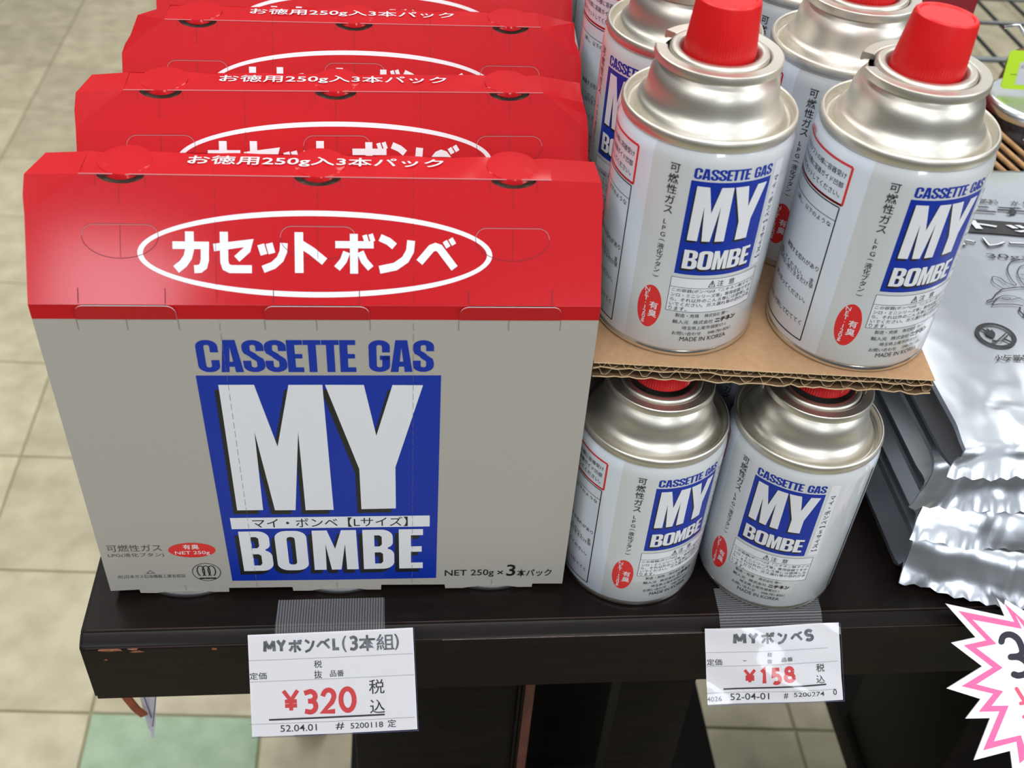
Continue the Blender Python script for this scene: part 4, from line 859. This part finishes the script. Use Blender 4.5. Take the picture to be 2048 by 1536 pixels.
decal('pink_red_figure', rline([sq(1325, 905), sq(1375, 985), sq(1420, 1050)], 30 * ks) + rline([sq(1360, 1022), sq(1480, 1000)], 30 * ks) + rline([sq(1385, 1128), sq(1490, 1110)], 30 * ks) + rline([sq(1530, 890), sq(1420, 1050), sq(1425, 1200)], 30 * ks), M['pinkred'], fl(.10), sb)
# small hanging things under the left end of the shelf
v, f = [], []
path = [(-.0222, .02, -.100), (-.0190, .018, -.1085), (-.0155, .016, -.1150), (-.0110, .014, -.1195)]
st = []
for i, (x, y, z) in enumerate(path): st += [(x, y, z), (x + .0055 - i * .0004, y - .001, z - .0005 + i * .0014)]
st = [(a, b, c) for a, b, c in st] + [(a, b + .0015, c) for a, b, c in st]
fs = [(2 * i, 2 * i + 2, 2 * i + 3, 2 * i + 1) for i in range(3)] + [(8 + 2 * i, 8 + 2 * i + 1, 8 + 2 * i + 3, 8 + 2 * i + 2) for i in range(3)] + [(2 * i, 8 + 2 * i, 8 + 2 * i + 2, 2 * i + 2) for i in range(3)] + [(2 * i + 1, 2 * i + 3, 8 + 2 * i + 3, 8 + 2 * i + 1) for i in range(3)]
o = mesh('brown_strap', [(x + .0012, y + .001, z - .004) for x, y, z in st], fs, M['strap']); tag(o, 'short orange brown strap end hanging below the left end of the shelf', 'strap')
slv = thing('hanging_sleeve', 'frosted plastic sleeve seen edge on, hanging below the left end of the shelf', 'plastic sleeve')
mesh('sleeve_side', [(-.0088, .02, -.090), (-.0022, .02, -.090), (-.0078, .02, -.149), (-.0098, .02, -.143), (-.0088, .0206, -.090), (-.0022, .0206, -.090), (-.0078, .0206, -.149), (-.0098, .0206, -.143)], [(0, 3, 2, 1), (4, 5, 6, 7)], M['sleeve'], slv)
mesh('sleeve_side', [(-.0030, .018, -.090), (.0034, .018, -.090), (-.0072, .018, -.151), (-.0086, .018, -.149), (-.0030, .0186, -.090), (.0034, .0186, -.090), (-.0072, .0186, -.151), (-.0086, .0186, -.149)], [(0, 3, 2, 1), (4, 5, 6, 7)], M['sleeve'], slv)
for a, b in (((-.0062, .0175, -.100), (-.0052, .0175, -.128)), ((.0018, .0172, -.100), (-.0058, .0172, -.136))):
    v, f = tube([a, b], .0003, 5); mesh('sleeve_fold', v, f, M['sleeve_line'], slv)

# ------------------------------------------------------------------ things behind, top right
rack = thing('wire_rack', 'black wire rack standing behind the shelf at the top right', 'rack')
for y, r_ in ((.59, .0026), (.645, .0030), (.735, .0024), (.80, .002), (.88, .002)):
    v, f = tube([(.50, y, -.02), (1.10, y, -.03)], r_, 8); mesh('cross_wire', v, f, M['wire_lit'] if r_ > .0025 else M['wire'], rack, 60)
for k in range(15):
    x = .52 + k * .038; v, f = tube([(x, .53, -.026), (x + .004, .95, -.026)], .0020, 8); mesh('wire', v, f, M['wire'], rack, 60)
v, f = tube([(.655, .56, -.027), (.70, .54, -.09), (.72, .53, -.2)], .006, 8); mesh('frame_rail', v, f, M['wire'], rack, 60)
for x, y in ((.52, .55), (1.08, .55), (.52, .93), (1.08, .93)):
    v, f = tube([(x, y, FZ), (x, y, .02)], .006, 8); mesh('rack_leg', v, f, M['wire'], rack, 60)
rb = bevel_box('dark_red_box', .405, .335, 0, .498, .385, .19, .002, M['darkbox']); tag(rb, 'dark red box standing behind the upper right can', 'box')
jar = thing('ribbed_jar', 'ribbed glass jar with shiny lid and dark contents behind the silver pouches', 'jar', (.5350, .292, 0))
jar.scale = (1, 1, 1.10)
pj = [(0, .001), (.028, .001)]
for k in range(7): z = .012 + k * .0118; pj += [(.0305, z - .004), (.0322, z), (.0305, z + .004), (.0292, z + .0058)]
pj += [(.029, .094), (.026, .097)]
lathe('glass_body', pj, M['jar'], jar, 64, 60); lathe('contents', [(0, .003), (.0265, .003)] + [(r_ - .0016, z_) for r_, z_ in pj[2:-1]] + [(0, .092)], M['jar_fill'], jar, 48, 30)
lathe('lid', [(.0300, .0935), (.0318, .0945), (.0322, .0975), (.0315, .1000), (.0290, .1015), (.0250, .1005), (.0, .1000)], M['lid'], jar, 64, 50)
tg = thing('lime_tag', 'lime green hanging tag with a white sticker, top right edge', 'tag', (.5125, .30, .1130)); tg.rotation_euler = (radians(78), 0, radians(-4))
pl = poly([rr(0, 0, 30, 24, 2.6)]); mesh('card', [(x / 1000, y / 1000, 0) for x, y in pl[0]] + [(x / 1000, y / 1000, -.0006) for x, y in pl[0]], list(pl[1]) + [tuple(i + len(pl[0]) for i in a[::-1]) for a in pl[1]], M['lime'], tg)
decal('sticker', [rect(8.5, 3, 26, 17)], M['sticker'], fl(.1), tg); decal('sticker_text', [T('火', 9.2, 13, 12, 15.6), line([(4, 9.2), (8.2, 9.2)], .3)], M['ink'], fl(.14), tg)
v, f = tube([(.5240, .31, .142), (.5150, .31, .151), (.5060, .31, .149)], .0011, 8); hk = mesh('metal_hook', v, f, M['steel'], None, 60); tag(hk, 'small shiny metal hook above the lime green tag', 'hook')
# bundle of reeds lying between the pouches and the jar, and a wicker basket edge
for k in range(5):
    x = .474 + k * .0085; r_ = .0017
    v, f = tube([(x - .022, .302, .108 - .002 * (k % 2)), (x - .004, .272, .098), (x + .016, .236, .088)], r_, 8); o = mesh('reed_stick', v, f, M['reed'], None, 60)
    tag(o, ('tan reed stick behind the silver pouches, nearest the upper right gas can', 'second tan reed stick from the upper right gas can', 'middle stick of the five tan reeds behind the pouches', 'fourth tan reed stick, half under the ribbed jar', 'tan reed stick nearest the right edge, beside the ribbed jar')[k], 'reed', 'reed sticks behind the pouches')
bk = thing('dark_basket', 'dark wicker basket behind the reed sticks at the right edge', 'basket', (.612, .372, 0))
for k in range(9): 
    v, f = tube([(.05 * cos(a) * (1 + .02 * (k % 2)), .035 * sin(a), .008 + k * .0105 + .0012 * sin(a * 14 + k * pi)) for a in [2 * pi * i_ / 48 for i_ in range(49)]], .0045, 7); mesh('woven_strand', v, f, M['reed_dark'], bk, 60)
mesh('basket_base', *lathe_vf([(0, .002), (.034, .002), (.034, .09), (0, .09)], 32), M['black_hole'], bk)

# lift the whole scene so the floor lies at z = 0
bpy.context.view_layer.update()
for o in list(bpy.data.objects):
    if o.parent is None and o.type in ('MESH', 'EMPTY'): o.location.z += ZS
for o in bpy.data.objects:
    if o.type == 'LIGHT': o.location.z += ZS
